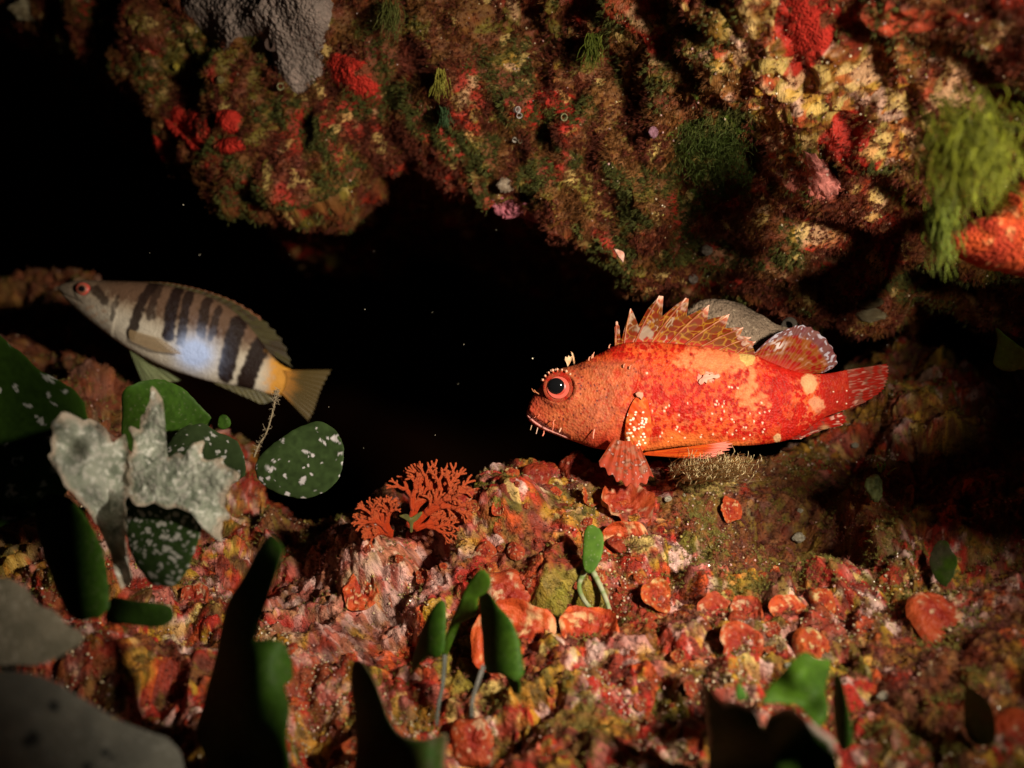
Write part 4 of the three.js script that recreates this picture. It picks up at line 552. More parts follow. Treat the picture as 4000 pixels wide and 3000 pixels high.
// sponges
const spongeCol = (base, seed) => (x, y) => { const w = worley(x / 16, y / 16, seed), n = fbm(x / 90, y / 90, seed, 3), k = mixC(base, [base[0] * 1.35, base[1] * 1.3, base[2] * 1.3], sst(0.5, 0.2, w[0])); const s = 1 + 0.35 * n; return [k[0] * s, k[1] * s, k[2] * s]; };
function sponge(name, label, pts, d, o, oscula) {
  const t = group(name), [g, p] = pad(pts, d, { n: 260, rings: 110, ...o }); t.position.copy(p); mesh('sponge_body', g, M.sponge, t);
  for (const [x, y, r, dd] of oscula) {
    const q = at(x, y, dd === 'r' ? reliefDepth('roof', x, y) - 0.006 : dd), m = mesh('osculum', paint(new THREE.LatheGeometry([[r * 1.25, -r * 1.2], [r * 1.15, 0], [r * 1.0, r * 0.35], [r * 0.8, r * 0.3], [r * 0.68, -r * 0.1], [r * 0.6, -r * 0.9], [0.0001, -r * 1.1]].map(([a, b]) => new THREE.Vector2(a, b)), 28).rotateX(Math.PI / 2), (X, Y, Z) => o.rim ?? [0.25, 0.17, 0.13]), M.sponge, t);
    m.position.copy(q.sub(p)); m.rotation.set(0.25, -0.5, 0);
  }
  return tag(t, label, 'sponge');
}
sponge('grey_sponge', 'grey knobbly sponge hanging at the top left with one round opening', [[710, 40], [760, -60], [900, -120], [1100, -120], [1280, -60], [1320, 60], [1290, 180], [1270, 300], [1230, 350], [1170, 385], [1110, 340], [1080, 280], [1060, 200], [1000, 160], [930, 170], [880, 220], [830, 190], [790, 140], [745, 90]], 0.432, { on: 'roof', sink: 0.004, center: [1080, 60], bulge: 0.010, lump: 0.003, rough: 0.0022, rf: 520, thick: 0.008, profile: 3, seed: 4, colour: spongeCol([0.21, 0.158, 0.135], 3), rim: [0.26, 0.16, 0.13] }, [[1056, 172, 0.0028, 'r']]);
sponge('grey_sponge', 'smooth brown grey sponge mound rising behind the spines of the red fish', [[2660, 1500], [2660, 1330], [2680, 1210], [2740, 1175], [2800, 1170], [2880, 1185], [2960, 1225], [3030, 1265], [3090, 1290], [3120, 1340], [3130, 1420], [3100, 1520], [2900, 1560]], 0.424, { bulge: 0.010, rough: 0.0016, rf: 480, thick: 0.004, profile: 3, seed: 2, colour: (x, y) => { const w = worley(x / 20, y / 20, 4), n = fbm(x / 80, y / 80, 2, 3), s = 1 + 0.3 * n; return mixC([0.17 * s, 0.118 * s, 0.082 * s], [0.36, 0.27, 0.19], sst(0.28, 0.14, w[0]) * 0.7); }, rim: [0.12, 0.095, 0.075] }, [[2802, 1232, 0.0016, 0.419], [3004, 1318, 0.0028, 0.419], [3078, 1272, 0.0026, 0.426]]);
const redSponge = (seed) => (x, y) => { const n = fbm(x / 50, y / 50, seed, 4), n2 = fbm(x / 16, y / 16, seed, 2), s = 1 + 0.3 * n2; return mixC([0.42 * s, 0.022 * s, 0.012 * s], [0.16, 0.04, 0.015], sst(0.08, 0.3, n)); };
for (const [pts, d, label] of [
  [[[610, 440], [640, 450], [700, 500], [760, 560], [800, 600], [760, 600], [700, 560], [650, 510], [615, 480]], 0.468, 'long red sponge ridge running down the left overhang'],
  [[[650, 440], [720, 420], [800, 430], [830, 480], [820, 540], [790, 580], [740, 550], [690, 500]], 0.470, 'dull red sponge patch with a brown centre above the red ridge on the left overhang'],
  [[[850, 440], [900, 430], [950, 460], [940, 510], [890, 530], [850, 510]], 0.470, 'bright red sponge lump at the upper right of the left overhang cluster'],
  [[[830, 580], [880, 545], [950, 540], [965, 580], [920, 605], [860, 605]], 0.468, 'red scalloped sponge lump below the dark crack in the left overhang'],
  [[[596, 520], [630, 540], [690, 560], [700, 600], [680, 635], [640, 635], [605, 590]], 0.468, 'rounded dark red sponge lobe at the left end of the overhang cluster'],
  [[[730, 630], [750, 605], [800, 600], [835, 630], [820, 680], [770, 695], [740, 670]], 0.466, 'red cup-shaped sponge lobe at the bottom of the left overhang cluster'],
  [[[1270, 250], [1290, 205], [1350, 215], [1420, 240], [1470, 290], [1492, 340], [1470, 380], [1400, 390], [1340, 360], [1290, 320]], 0.424, 'folded deep red sponge under the right side of the grey sponge'],
  [[[3060, -60], [3220, -60], [3280, 60], [3260, 130], [3220, 200], [3160, 235], [3100, 200], [3070, 120]], 0.318, 'smooth red sponge sheet at the top right of the roof'],
]) padThing('red_sponge', label, 'sponge', M.sponge, pts, d, { on: 'roof', sink: 0.0015, n: 160, rings: 50, bulge: 0.004, lump: 0.002, rough: 0.0026, rf: 200, thick: 0.005, profile: 3, jag: 0.06, seed: pts[0][0] % 17, colour: redSponge(pts[0][0] % 13) });
padThing('orange_sponge', 'large glowing orange sponge bulging in from the right edge', 'sponge', M.sponge, [[3700, 930], [3760, 870], [3850, 850], [3900, 760], [3960, 720], [4080, 700], [4120, 850], [4100, 1010], [4020, 1068], [3920, 1065], [3830, 1040], [3750, 990]], 0.318, { n: 200, rings: 60, bulge: 0.014, lump: 0.008, rough: 0.0015, rf: 240, thick: 0.008, profile: 3, jag: 0.03, seed: 5, colour: (x, y) => { const n = fbm(x / 60, y / 60, 3, 4), n2 = fbm(x / 14, y / 30, 3, 3); return mixC(mixC([0.46, 0.060, 0.012], [0.32, 0.028, 0.010], clamp(0.5 + 1.7 * n)), [0.58, 0.24, 0.09], sst(0.15, 0.4, n2) * 0.7); } });
for (const [pts, d, c, label, b = 0.004] of [
  [[[1895, 780], [1930, 765], [1990, 770], [2040, 800], [2080, 790], [2120, 820], [2130, 850], [2085, 870], [2030, 850], [1970, 855], [1935, 830]], 0.43, [0.50, 0.15, 0.19], 'pink lumpy crust along the lower lip of the roof'],
  [[[3140, 600], [3185, 605], [3235, 650], [3285, 725], [3260, 770], [3190, 765], [3155, 700]], 0.345, [0.52, 0.17, 0.14], 'bright pink crust patch on the lit part of the roof', 0.0022],
]) padThing('pink_crust', label, 'crust', M.crust, pts, d, { on: 'roof', sink: -0.0012, n: 140, rings: 44, bulge: b, lump: 0.003, rough: 0.0045, rf: 230, thick: 0.004, profile: 2, jag: 0.10, seed: 3, colour: (x, y) => { const n = fbm(x / 26, y / 26, 3, 3), s = 1 + 0.5 * n; return mixC([c[0] * s, c[1] * s, c[2] * s], [0.6, 0.5, 0.4], worley(x / 40, y / 40, 3)[0] < 0.16 ? 0.7 : 0); } });

// ---------------------------------------------------------------- red branching alga
function branchAlga(name, label, roots, d, seed, len, limits) {
  const r = rng(seed), list = [];
  const grow = (p, ang, l, w, gen, pitch) => {
    const end = p.clone().add(V(Math.cos(ang) * l, Math.sin(ang) * l, Math.sin(pitch) * l * 0.6)), mid = p.clone().lerp(end, 0.5).add(V((r() - 0.5) * l * 0.2, (r() - 0.5) * l * 0.2, 0));
    const g0 = [0.68, 0.060, 0.012], g1 = [0.80, 0.16, 0.055];
    const g = tube([p, mid, end], w, w * 0.76, mixC(g0, g1, gen / 6), 5, 6); list.push(g);
    if (gen >= 5) return;
    const kids = gen < 1 ? 3 : r() < 0.16 ? 3 : 2, spread = 0.34 + r() * 0.26;
    for (let k = 0; k < kids; k++) { const q = kids === 1 ? 0 : (k / (kids - 1) - 0.5) * 2; grow(end, ang + q * spread + (r() - 0.5) * 0.3, l * (0.68 + r() * 0.22), w * 0.76, gen + 1, pitch + (r() - 0.5) * 0.9); }
    if (r() < 0.6 && gen > 0) grow(mid, ang + (r() < 0.5 ? 1 : -1) * (0.7 + r() * 0.4), l * 0.55, w * 0.6, gen + 2, pitch + (r() - 0.5));
  };
  for (const [x, y, a, l, w] of roots) grow(at(x, y, d), a, l * len, w, 0, 0);
  const g = mergeGeometries(list), o = at(roots[0][0], roots[0][1], d); g.translate(-o.x, -o.y, -o.z);
  const m = mesh(name, g, M.crust); m.position.copy(o); return tag(m, label, 'alga');
}
branchAlga('red_branching_alga', 'orange red branching alga with antler tips, standing at the edge of the dark hollow', [[1600, 2060, 1.30, 1.05, 0.0021], [1610, 2060, 0.80, 1.15, 0.0022], [1620, 2065, 0.30, 0.7, 0.0015]], 0.384, 11, 0.0064);
branchAlga('red_branching_alga', 'lower clump of orange red branching alga, left of the antler-shaped one', [[1530, 2085, 2.3, 1, 0.0017], [1520, 2080, 1.85, 0.9, 0.0017], [1535, 2090, 2.85, 0.8, 0.0014]], 0.376, 29, 0.0043);

// ---------------------------------------------------------------- small red plates and lumps on the ledge
{
  const r = rng(404), variants = [];
  for (let k = 0; k < 8; k++) { // a wavy, slightly cupped disc with growth rings
    const cup = 0.12 + r() * 0.35, lob = 2 + Math.floor(r() * 4), ph = r() * 6, sx = r() * 50;
    const top = (side) => grid(48, 16, (i, j) => { const a = i / 48 * Math.PI * 2, q = j / 15, R0 = (1 + 0.08 * Math.sin(a * lob + ph) + 0.09 * noise(Math.cos(a) * 2 + sx, Math.sin(a) * 2, k)) * q, x = Math.cos(a) * R0, z = Math.sin(a) * R0, y = (k < 4 ? cup * q * q * (1 + 0.5 * Math.sin(a * 2 + ph)) : side * (0.30 + cup * 0.5) * Math.sqrt(Math.max(0, 1 - q * q)) * (side > 0 ? 1 : 0.3)) + 0.09 * noise(x * 3 + sx, z * 3, 5) + 0.07 * noise(x * 8 + sx, z * 8, 5) + (k < 4 ? 0.05 * Math.sin(q * 15 + noise(x * 2, z * 2, 3) * 4) * q : 0) + side * 0.055 * Math.sqrt(Math.max(0, 1 - q ** 8)); const n = fbm(x * 3 + sx, z * 3, k, 3), ring = 0.5 + 0.5 * Math.sin(q * 26 + n * 6); let c = mixC([0.30, 0.022, 0.014], [0.52, 0.080, 0.022], clamp(q * 0.9 - 0.2 + n)); c = mixC(c, [0.60, 0.15, 0.06], ring * 0.25 * q); c = mixC(c, [0.66, 0.44, 0.29], sst(0.22, 0.42, fbm(x * 5 + 9, z * 5 + sx, 3, 3)) * 0.75); return [V(x, y, z), c, x * 0.01, z * 0.01]; }, true);
    const a = top(1), b = top(-1); if (a.attributes.normal.getY(48 * 5) < 0) { const ix = a.index.array; for (let q = 0; q < ix.length; q += 3) { const t = ix[q]; ix[q] = ix[q + 1]; ix[q + 1] = t; } a.computeVertexNormals(); } else { const ix = b.index.array; for (let q = 0; q < ix.length; q += 3) { const t = ix[q]; ix[q] = ix[q + 1]; ix[q + 1] = t; } b.computeVertexNormals(); }
    variants.push(mergeGeometries([a, b]));
  }
  const tints = [[0.9, 0.9, 0.8], [1.12, 1.05, 0.75], [0.62, 0.5, 0.5], [1.05, 1.25, 0.85]].map((t) => { const m = M.crust.clone(); m.color.setRGB(...t.map((x) => Math.min(1, x / 1.25))); return m; });
  const q0 = new THREE.Quaternion();
  const plate = (p, n, size, v, t, lift = 0.1, lean = 0.5) => { const o = mesh('red_crust_alga', variants[v], tints[t]); o.position.copy(p).addScaledVector(n, size * lift); const dir = n.clone().add(V((r() - 0.5) * lean, (r() - 0.5) * lean * 0.7, (r() - 0.2) * lean)).normalize(); o.quaternion.setFromUnitVectors(V(0, 1, 0), dir).multiply(q0.setFromAxisAngle(V(0, 1, 0), r() * 6.28)); o.scale.set(size, size * (0.8 + r() * 0.5), size * (0.75 + r() * 0.4)); return o; };
  const spot = (px, py, d) => { let best = null, bd = 1e9; for (let f = 0; f < 1.001; f += 0.004) { const [p, n] = onSheet('floor', px, f), dz = CAM_Z - p.z, sy = 1500 - p.y / (TY * dz) * 1500, sx = p.x / (TX * dz) * 2000 + 2000, e = Math.hypot(sy - py, (sx - px) * 0.3); if (e < bd) { bd = e; best = [p, n, dz]; } } return best; };
  const sizeOf = (px, d) => px * 2 * TX * d / 4000;
  for (const [x, y, px, v, t, label] of [
    [2005, 2500, 150, 2, 1, 'big glowing orange ruffled disc right of the three green leaves'],
    [2300, 2480, 115, 1, 1, 'flat orange disc below the two-stemmed green leaf, half in shadow'],
    [2450, 2130, 95, 2, 1, 'round orange red disc right of the two-stemmed green leaf'],
    [2440, 1990, 110, 3, 0, 'red disc pale at its centre below the front fin of the red fish'],
    [2250, 1800, 60, 4, 2, 'dark red bead-shaped lobe on the ledge crest under the chin of the red fish'],
    [2110, 1870, 60, 5, 2, 'dark red plate with pale crust left of the bead-shaped lobe on the crest'],
    [1870, 1960, 85, 6, 0, 'upright red lobe at the left end of the ledge crest'],
    [1960, 2330, 110, 7, 0, 'ruffled red plate just above the big orange disc'],
    [2790, 2390, 70, 0, 0, 'rounded red lobe at the left of the lobe cluster on the right of the ledge'],
    [2920, 2400, 80, 1, 0, 'largest wrinkled red lobe in the cluster on the right of the ledge'],
    [3080, 2390, 80, 2, 1, 'square-shouldered orange red lobe at the right of the lobe cluster'],
    [2890, 2510, 85, 3, 0, 'wide flat red lobe at the bottom of the lobe cluster'],
    [3210, 2350, 60, 4, 3, 'pinkish lobe beside the square-shouldered one on the right of the ledge'],
    [3170, 2520, 75, 5, 3, 'pink brown lobe below the square-shouldered lobe on the right'],
    [3660, 2420, 110, 6, 0, 'lone dim red disc in the shadow on the right'],
    [3820, 1910, 60, 7, 3, 'pink knob alone in the dark below the right edge leaf'],
    [2860, 1990, 50, 0, 1, 'small red orange tuft-like plate on the dark turf behind the tail'],
    [760, 2345, 60, 1, 0, 'red hump in front of the flecked green leaf on the left'],
    [1420, 2310, 80, 2, 1, 'salmon red crust on the pink boulder left of centre'],
    [2560, 2330, 60, 3, 3, 'pink lobe right of the flat orange disc'],
    [1840, 2900, 90, 4, 0, 'blurred red plate at the bottom centre'],
    [3980, 2890, 120, 5, 0, 'blurred scarlet plate in the lower right corner'],
  ]) { const [p, n, d] = spot(x, y); tag(plate(p, n.clone().lerp(V(0.15, 0.35, 0.9), 0.6).normalize(), sizeOf(px, d), v, t, 0.0, 0.2), label, 'crust alga'); }
  for (let k = 0; k < 170; k++) { // the rest of the jumble
    const px = k < 70 ? 1750 + r() * 900 : 900 + r() * 2700, f = k < 70 ? 0.55 + r() * 0.42 : 0.08 + r() * 0.84; if (px > 2480 && px < 3300 && f > 0.78) continue; if (px > 3350 && f > 0.6 && r() < 0.6) continue;
    const [p, n] = onSheet('floor', px, f), d = CAM_Z - p.z; const t = [0, 0, 1, 2, 3, 3][Math.floor(r() * 6)], look = ['red', 'orange red', 'dark red', 'pale pink'][t], py = 1500 - p.y / (TY * d) * 1500;
    const zone = px < 1350 ? (py > 2500 ? 'between the grey corner leaf and the tall black blade' : 'around the foot of the torn white leaf') : px < 1800 ? (py > 2450 ? 'left of the three green leaves in the foreground' : 'on the pink boulder under the red branching alga') : px < 2480 ? (py < 2250 ? 'on the ledge crest under the head of the red fish' : py > 2620 ? 'at the bottom edge below the big orange disc' : 'around the big orange disc') : px < 3150 ? (py > 2560 ? 'around the torn black leaf at the bottom right' : py > 2250 ? 'among the red lobes on the right of the ledge' : 'on the turf below the red fish') : (py > 2300 ? 'on the dim floor at the lower right' : 'on the dim floor right of the red fish');
    tag(plate(p, n.clone().lerp(V(0.1, 0.5, 0.8), 0.35).normalize(), sizeOf(13 + r() * r() * 34, d), Math.floor(r() * 8), t, 0.05, 0.9), 'small ' + look + ' crusty plate ' + zone, 'crust alga', 'small ' + look + ' plates ' + zone);
  }
}

// ---------------------------------------------------------------- hair algae
function hairs(name, label, cx, cy, d, o) {
  const { n = 60, spread = [60, 30], len = 200, dir = [0, 1], fan = 0.5, r = 0.0003, c0 = [0.06, 0.08, 0.008], c1 = [0.13, 0.14, 0.018], seed = 1, dz = 0.01, droop = 0.3, seg = 8 } = o, rr = rng(seed), list = []; if (o.on) d = reliefDepth(o.on, cx, cy) - 0.003; const org = at(cx, cy, d), k = 2 * TX * d / 4000;
  for (let i = 0; i < n; i++) {
    const x = (rr() + rr() - 1) * spread[0], y = (rr() + rr() - 1) * spread[1], a = Math.atan2(-dir[1], dir[0]) + (rr() + rr() - 1) * fan + x / spread[0] * -fan * 0.3, l = len * (0.45 + 0.55 * rr()), z = (rr() - 0.5) * dz, w0 = rr(), w1 = rr(), pts = [];
    for (let s = 0; s < 5; s++) { const t = s / 4; pts.push(V((x + Math.cos(a) * l * t + Math.sin(t * (3 + 4 * w0) + i) * l * (0.03 + 0.07 * w1)) * k, (-y + Math.sin(a) * l * t - droop * l * t * t + Math.cos(t * 6 + i * 2) * l * 0.04) * k, z + t * (rr() * 0.5 + 0.3) * dz)); }
    list.push(tube(pts, r * (0.7 + 0.6 * rr()), r * 0.4, mixC(c0, c1, rr()), seg, 4));
  }
  const m = mesh(name, mergeGeometries(list), M.hair); m.position.copy(org); return tag(m, label, 'hair alga');
}
hairs('green_hair_alga', 'long curtain of bright green hair alga hanging at the right of the roof', 3740, 520, 0.288, { n: 420, spread: [185, 180], len: 280, dir: [-0.12, 1], fan: 0.7, r: 0.00022, seed: 3, dz: 0.03, droop: 0.1, c0: [0.05, 0.055, 0.006], c1: [0.17, 0.18, 0.012], seg: 6 });
hairs('green_hair_alga', 'narrow green hair tail hanging left of the orange sponge', 3660, 800, 0.31, { n: 110, spread: [60, 90], len: 230, dir: [0, 1], fan: 0.25, r: 0.00022, seed: 13, droop: 0.1, c0: [0.05, 0.06, 0.006], c1: [0.12, 0.15, 0.014] });
hairs('green_hair_alga', 'small olive green hair tuft near the top centre of the roof', 2315, 150, 0.372, { on: 'roof', n: 150, spread: [35, 14], len: 125, dir: [-0.1, 1], fan: 0.5, r: 0.00022, seed: 5, droop: 0.1 });
hairs('green_hair_alga', 'yellow green hair tuft curling out of the roof, left of centre', 1720, 285, 0.408, { on: 'roof', n: 46, spread: [22, 10], len: 100, dir: [0.1, 1], fan: 0.8, r: 0.00024, seed: 6, droop: 0.3, c0: [0.22, 0.20, 0.02], c1: [0.30, 0.26, 0.05] });
hairs('green_hair_alga', 'bluish green hair tuft on the roof below the yellow green one', 1735, 430, 0.42, { on: 'roof', n: 60, spread: [25, 12], len: 80, dir: [0.2, 1], fan: 0.5, r: 0.0002, seed: 7, droop: 0.1, c0: [0.04, 0.09, 0.03], c1: [0.06, 0.10, 0.04] });
hairs('green_hair_alga', 'faint green hair tuft at the upper left of the roof, beside the grey sponge', 1530, 20, 0.41, { on: 'roof', n: 60, spread: [50, 20], len: 150, dir: [0, 1], fan: 0.4, r: 0.0002, seed: 8, droop: 0.1, c0: [0.07, 0.08, 0.015], c1: [0.12, 0.12, 0.03] });
hairs('green_hair_alga', 'dull green fuzz on the roof right of centre', 2790, 560, 0.372, { on: 'roof', n: 700, spread: [170, 150], len: 52, dir: [-0.2, 1], fan: 1.4, r: 0.00016, seed: 9, droop: 0.1, c0: [0.045, 0.07, 0.01], c1: [0.08, 0.10, 0.02] });
hairs('cream_tuft', 'cream coloured tuft of fine growth on the ledge under the belly of the red fish', 2760, 1850, 0.398, { n: 460, spread: [170, 45], len: 70, dir: [0.3, -1], fan: 1.1, r: 0.00022, seed: 10, droop: -0.1, dz: 0.03, c0: [0.50, 0.36, 0.17], c1: [0.66, 0.52, 0.30] });
hairs('green_sprig', 'thin bright green sprig on the dark turf right of the red fish', 3450, 1840, 0.40, { n: 7, spread: [12, 10], len: 70, dir: [-0.1, -1], fan: 0.3, r: 0.0004, seed: 10, c0: [0.10, 0.22, 0.02], c1: [0.14, 0.26, 0.03] });
padThing('green_alga', 'small grey green tuft on the shaded turf below the tail of the red fish', 'alga', M.leaf, [[3380, 1880], [3420, 1850], [3450, 1890], [3440, 1950], [3410, 1960], [3385, 1920]], 0.385, { n: 60, rings: 16, jag: 0.06, lump: 0.003, thick: 0.003, rough: 0.002, colour: plain([0.16, 0.17, 0.06], [0.06, 0.07, 0.02], 20, 2) });
{ // the hairy stalk beside the spotted leaf
  const pts = [[992, 1785], [1010, 1740], [1040, 1690], [1062, 1620], [1075, 1560], [1080, 1530]].map(([x, y]) => at(x, y, 0.372)), list = [tube(pts, 0.0004, 0.0003, [0.20, 0.15, 0.09], 20, 6)], c = new THREE.CatmullRomCurve3(pts), r = rng(8);
  for (let i = 0; i < 130; i++) { const t = r() < 0.5 ? 0.75 + 0.25 * r() : r(), p = c.getPoint(t), l = 0.0012 + r() * 0.0016; list.push(tube([p, p.clone().add(V((r() - 0.5) * l, (r() - 0.2) * l * 0.7, (r() - 0.5) * l)), p.clone().add(V((r() - 0.5) * 2 * l, (r() - 0.2) * l * 1.3, (r() - 0.5) * l))], 0.00012, 0.00006, [0.26, 0.20, 0.13], 3, 4)); }
  const m = mesh('hairy_stalk', mergeGeometries(list), M.hair); tag(m, 'thin fuzzy brown stalk standing left of the oval dotted leaf', 'stalk');
}
// worm tubes and shells on the roof
const ring = (x, y, d, px, label, c = [0.72, 0.62, 0.52], rot = [0.3, 0.4]) => { d = reliefDepth('roof', x, y) - 0.0035; const R0 = px * 2 * TX * d / 4000, m = mesh('worm_tube', paint(new THREE.LatheGeometry([[0.72, -1.6], [0.80, 0], [1.0, 0.15], [1.08, 0], [1.0, -1.6]].map(([a, b]) => new THREE.Vector2(a * R0, b * R0)), 24).rotateX(Math.PI / 2), c), M.crust); m.position.copy(at(x, y, d)); m.rotation.set(rot[0], rot[1], 0); return tag(m, label, 'worm tube'); };
ring(2024, 428, 0.383, 12, 'upper white ring of the touching pair of worm tubes on the roof', [0.8, 0.7, 0.66], [0.2, 0.6]); ring(2029, 452, 0.384, 11, 'lower white ring of the touching pair of worm tubes on the roof', [0.8, 0.7, 0.66], [0.5, 0.2]);
ring(2011, 548, 0.39, 9, 'small white worm tube below the touching pair', undefined, [0.6, 0.1]); ring(2032, 552, 0.39, 8, 'dull small worm tube right beside the one below the touching pair', [0.4, 0.32, 0.2], [0.2, 0.3]);
ring(2204, 458, 0.38, 14, 'yellowish worm tube right of the touching pair on the roof', [0.5, 0.48, 0.25]); ring(1096, 338, 0.425, 13, 'yellow white worm tube at the lower tip of the grey sponge', [0.7, 0.68, 0.35], [0.3, 0.3]);
const shellLike = (name, x, y, d, px, c, label, cat, sq = [1, 1, 1]) => { d = reliefDepth(y < 1300 ? 'roof' : 'floor', x, y) - (y < 1300 ? 0.003 : 0.0008); const R0 = px * 2 * TX * d / 4000, g = paint(new THREE.SphereGeometry(R0, 40, 28), (X, Y, Z) => { const n = fbm(X / R0 * 3, Y / R0 * 3, Z / R0 * 3 + px, 3); return mixC(c, [c[0] * 0.55, c[1] * 0.5, c[2] * 0.45], clamp(0.5 + 1.6 * n)); }), P = g.attributes.position; for (let i = 0; i < P.count; i++) { const v = V().fromBufferAttribute(P, i), a = Math.atan2(v.y, v.x), s = 1 + 0.05 * Math.sin(a * 14) + 0.18 * noise(v.x / R0 * 2, v.y / R0 * 2, v.z / R0 * 2 + px); P.setXYZ(i, v.x * s * sq[0], v.y * s * sq[1], v.z * s * sq[2]); } g.computeVertexNormals(); const m = mesh(name, g, M.crust); m.position.copy(at(x, y, d)); return tag(m, label, cat); };
shellLike('yellow_ball_ascidian', 688, 261, 0.462, 13, [0.7, 0.55, 0.08], 'tiny yellow ball on the left overhang', 'sea squirt'); shellLike('yellow_ball_ascidian', 860, 312, 0.462, 15, [0.36, 0.28, 0.12], 'dull yellow ball left of the dark pit under the grey sponge', 'sea squirt');
shellLike('violet_sea_squirt', 2552, 516, 0.365, 20, [0.58, 0.28, 0.38], 'small pinkish violet knob on the roof right of the worm tubes', 'sea squirt', [1, 1.1, 0.7]);
shellLike('white_barnacle', 1976, 722, 0.422, 38, [0.72, 0.56, 0.42], 'cream white barnacle just above the pink crust on the roof lip', 'barnacle', [1, 0.8, 0.8]);
shellLike('cup_shell', 2760, 978, 0.405, 25, [0.42, 0.34, 0.27], 'small ribbed cup hanging from the roof above the red fish', 'shell', [1, 0.8, 0.7]); shellLike('cup_shell', 2706, 1090, 0.418, 20, [0.22, 0.17, 0.14], 'dull little cup on the roof lip above the dorsal spines', 'shell');
shellLike('pale_polyp', 3395, 1180, 0.412, 48, [0.36, 0.28, 0.15], 'upper of the two pale fuzzy polyps under the roof behind the tail', 'polyp', [1.1, 0.5, 0.7]); shellLike('pale_polyp', 3405, 1228, 0.41, 52, [0.42, 0.34, 0.20], 'lower of the two pale fuzzy polyps under the roof behind the tail', 'polyp', [1.2, 0.55, 0.7]);
shellLike('white_sponge', 110, 38, 0.50, 60, [0.7, 0.58, 0.36], 'pale lump shining in the upper left corner', 'sponge', [1.2, 0.7, 0.7]);
padThing('shell_shard', 'pointed pink white shell shard hanging at the roof edge', 'shell', M.crust, [[2398, 972], [2436, 985], [2437, 1015], [2432, 1024], [2415, 1005]], 0.418, { n: 50, rings: 10, thick: 0.0018, colour: plain([0.66, 0.42, 0.34], [0.5, 0.22, 0.16], 20, 3) });
for (const [x, y, px, label] of [[2665, 1935, 14, 'white crumb near the cream tuft on the ledge'], [2610, 1950, 16, 'cream crumb left of the white one near the cream tuft'], [3125, 1995, 12, 'white crumb on the dark turf below the tail'], [3120, 2100, 24, 'pale grey pebble on the shaded turf right of centre'], [3340, 1740, 14, 'white chip behind the anal fin of the red fish'], [3450, 2720, 24, 'white pebble in the blur at the lower right'], [3080, 2600, 16, 'white ring-like chip left of the bright green pointed leaf'], [2460, 2090, 24, 'cream chip on the round orange red disc']]) shellLike('white_chip', x, y, y > 2300 ? 0.29 : y > 2000 ? 0.362 : 0.385, px, [0.72, 0.64, 0.5], label, 'chip', [1, 0.8, 0.7]);
// specks drifting in the dark water
{ const r = rng(15); const list = [[1130, 995, 'below the right end of the left overhang'], [1460, 982, 'high in the middle of the dark hollow'], [1425, 1208, 'right of the striped fish, in the middle of the hollow'], [1690, 1220, 'in the hollow between the left overhang and the red fish spines'], [1812, 1345, 'level with the brow of the red fish, well left of it'], [1284, 1590, 'just right of the yellow tail fin'], [716, 800, 'at the lower left edge of the left overhang'], [1938, 898, 'below the pink crust on the roof lip'], [2080, 1400, 'before the forehead of the red fish'], [780, 995, 'above the back of the striped fish, rightmost of two'], [1420, 1750, 'right of the oval dotted leaf'], [1700, 1700, 'above the red branching alga'], [585, 988, 'above the head of the striped fish'], [1790, 1500, 'left of the eye of the red fish']]; for (const [k, [x, y, where]] of list.entries()) { const d = 0.36 + r() * 0.12, m = mesh('drifting_speck', new THREE.IcosahedronGeometry((0.00010 + r() ** 3 * 0.00022), 1), M.grain); m.position.copy(at(x, y, d)); tag(m, 'tiny pale drifting speck ' + where, 'speck', 'specks drifting in the dark water'); } }

// ---------------------------------------------------------------- turf and grains over the rock (nobody could count them)
function scatter(name, key, count, geo, mat, pick, place, label, cat) {
  const r = rng(count + 7), im = new THREE.InstancedMesh(geo, mat, count), m4 = new THREE.Matrix4(), q = new THREE.Quaternion(), q2 = new THREE.Quaternion(), c = new THREE.Color(), up = V(0, 1, 0), s = V();
  for (let i = 0; i < count; i++) {
    let px, f; do { px = -250 + r() * 4500; f = r() * (key === 'roof' ? 1.12 : 1.0); } while (r() > pick(px, f));
    const [p, n] = onSheet(key, px, f), { dir, size, col, off = 0 } = place(px, f, n, r, p);
    p.add(V((r() - 0.5) * 0.0007, (r() - 0.5) * 0.0007, (r() - 0.5) * 0.0007)).addScaledVector(n, off);
    q.setFromUnitVectors(up, dir.normalize()).multiply(q2.setFromAxisAngle(up, r() * 6.28)); s.set(size[0], size[1], size[0]);
    im.setMatrixAt(i, m4.compose(p, q, s)); im.setColorAt(i, c.setRGB(...col));
  }
  shade(im); im.name = name; im.userData.kind = 'stuff'; return tag(im, label, cat);
}
const strand = (() => { const g = []; const r = rng(3); for (let k = 0; k < 5; k++) { const a = k * 1.256 + r(), l = 0.6 + r() * 0.4, b = 0.25 + r() * 0.35; g.push(tube([V(0, 0, 0), V(Math.cos(a) * b * 0.35, l * 0.45, Math.sin(a) * b * 0.35), V(Math.cos(a + 0.5) * b * 0.8, l, Math.sin(a + 0.5) * b * 0.8)], 0.05, 0.025, [1, 1, 1], 3, 3)); } const m = mergeGeometries(g); m.deleteAttribute('color'); return m; })();
const turfMat = new THREE.MeshPhysicalMaterial({ roughness: 0.65, specularIntensity: 0.6 });
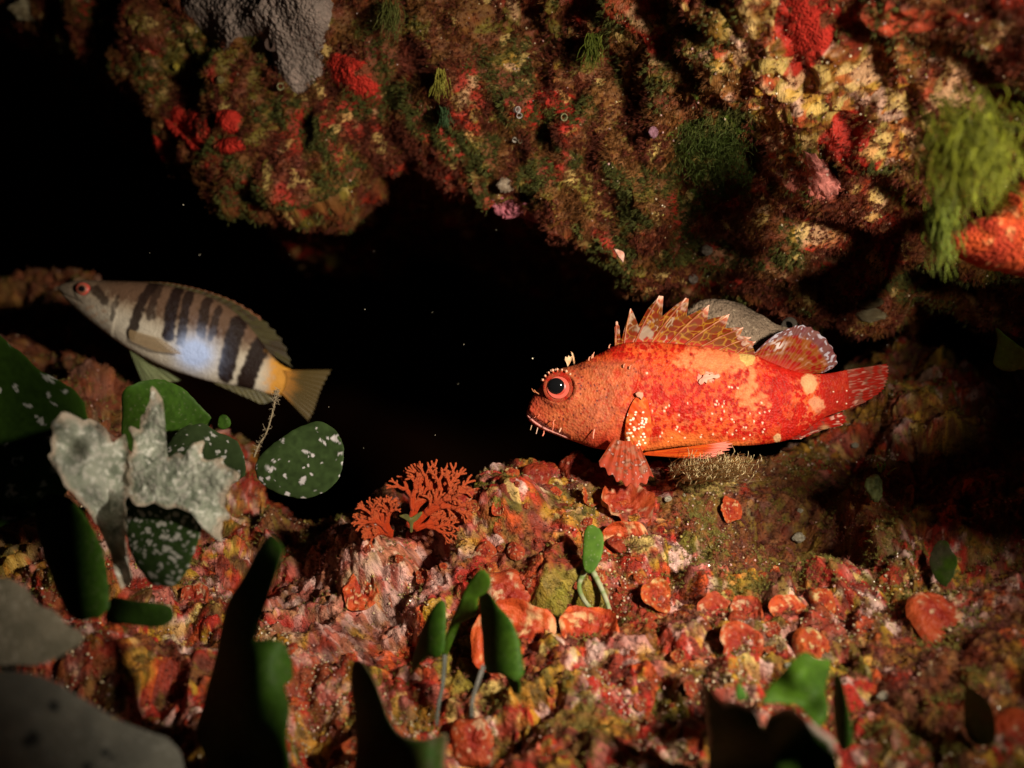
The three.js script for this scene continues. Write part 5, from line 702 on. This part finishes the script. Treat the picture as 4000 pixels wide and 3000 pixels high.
scatter('roof_turf', 'roof', 76000, strand, turfMat, (px, f) => (0.25 + 0.75 * sst(0.3, 0.8, f)) * (1 - 0.75 * gauss(px, f, 3150, 0.35, 380, 0.35)), (px, f, n, r, p) => { const w = fbm(p.x * 70, p.y * 70, p.z * 70, 2), k = 0.5 + r() * 0.9, c = w > 0.12 ? [0.10, 0.10, 0.02] : w > -0.05 ? [0.17, 0.060, 0.014] : [0.14, 0.028, 0.012]; return { dir: n.clone().add(V((r() - 0.5) * 1.2, -0.25 + (r() - 0.5), (r() - 0.5))), size: [0.0011 + r() * 0.0012, 0.0011 + r() * 0.0024], col: [c[0] * k, c[1] * k, c[2] * k] }; }, 'fuzzy red brown algal turf covering the roof rock', 'algal turf');
scatter('floor_turf', 'floor', 42000, strand, turfMat, (px, f) => clamp(gauss(px, f, 3050, 0.8, 420, 0.2) + gauss(px, f, 1250, 0.95, 260, 0.1) * 0.9 + sst(3200, 3600, px) * 0.4 + sst(1000, 600, px) * sst(0.5, 0.75, f) * 0.8 + 0.12), (px, f, n, r, p) => { const w = fbm(p.x * 80, p.y * 80, p.z * 80, 2), k = 0.5 + r() * 0.9, c = w > 0.1 ? [0.20, 0.17, 0.035] : w > -0.1 ? [0.20, 0.07, 0.035] : [0.13, 0.03, 0.022]; return { dir: n.clone().add(V((r() - 0.5) * 1.3, 0.2 + (r() - 0.5), (r() - 0.5))), size: [0.0008 + r() * 0.001, 0.0008 + r() * 0.0014], col: [c[0] * k, c[1] * k, c[2] * k] }; }, 'fine brown and olive turf over the rock floor', 'algal turf');
const grainG = new THREE.IcosahedronGeometry(1, 0), grainMat = new THREE.MeshPhysicalMaterial({ roughness: 0.25, specularIntensity: 1 });
const grainCol = (r) => { const k = 0.5 + r() * 0.5; return r() < 0.6 ? [0.62 * k, 0.47 * k, 0.30 * k] : r() < 0.6 ? [0.62 * k, 0.36 * k, 0.32 * k] : [0.42 * k, 0.33 * k, 0.10 * k]; };
const grainPlace = (px, f, n, r) => { const s = 0.00012 + r() ** 7 * 0.0005; return { dir: n.clone().add(V(r() - 0.5, r() - 0.5, r() - 0.5)), size: [s, s * (0.6 + r() * 0.8)], col: grainCol(r), off: s * 0.5 }; };
scatter('floor_grit', 'floor', 20000, grainG, grainMat, (px, f) => sst(-0.1, 0.35, fbm(px / 260, f * 8, 3, 2)), grainPlace, 'pale sand grains caught on the rock floor', 'sand grains');
scatter('roof_grit', 'roof', 7000, grainG, grainMat, (px, f) => 0.5 + 0.5 * sst(2200, 3000, px), grainPlace, 'pale grains caught in the turf of the roof', 'sand grains');

renderer.render(scene, camera);
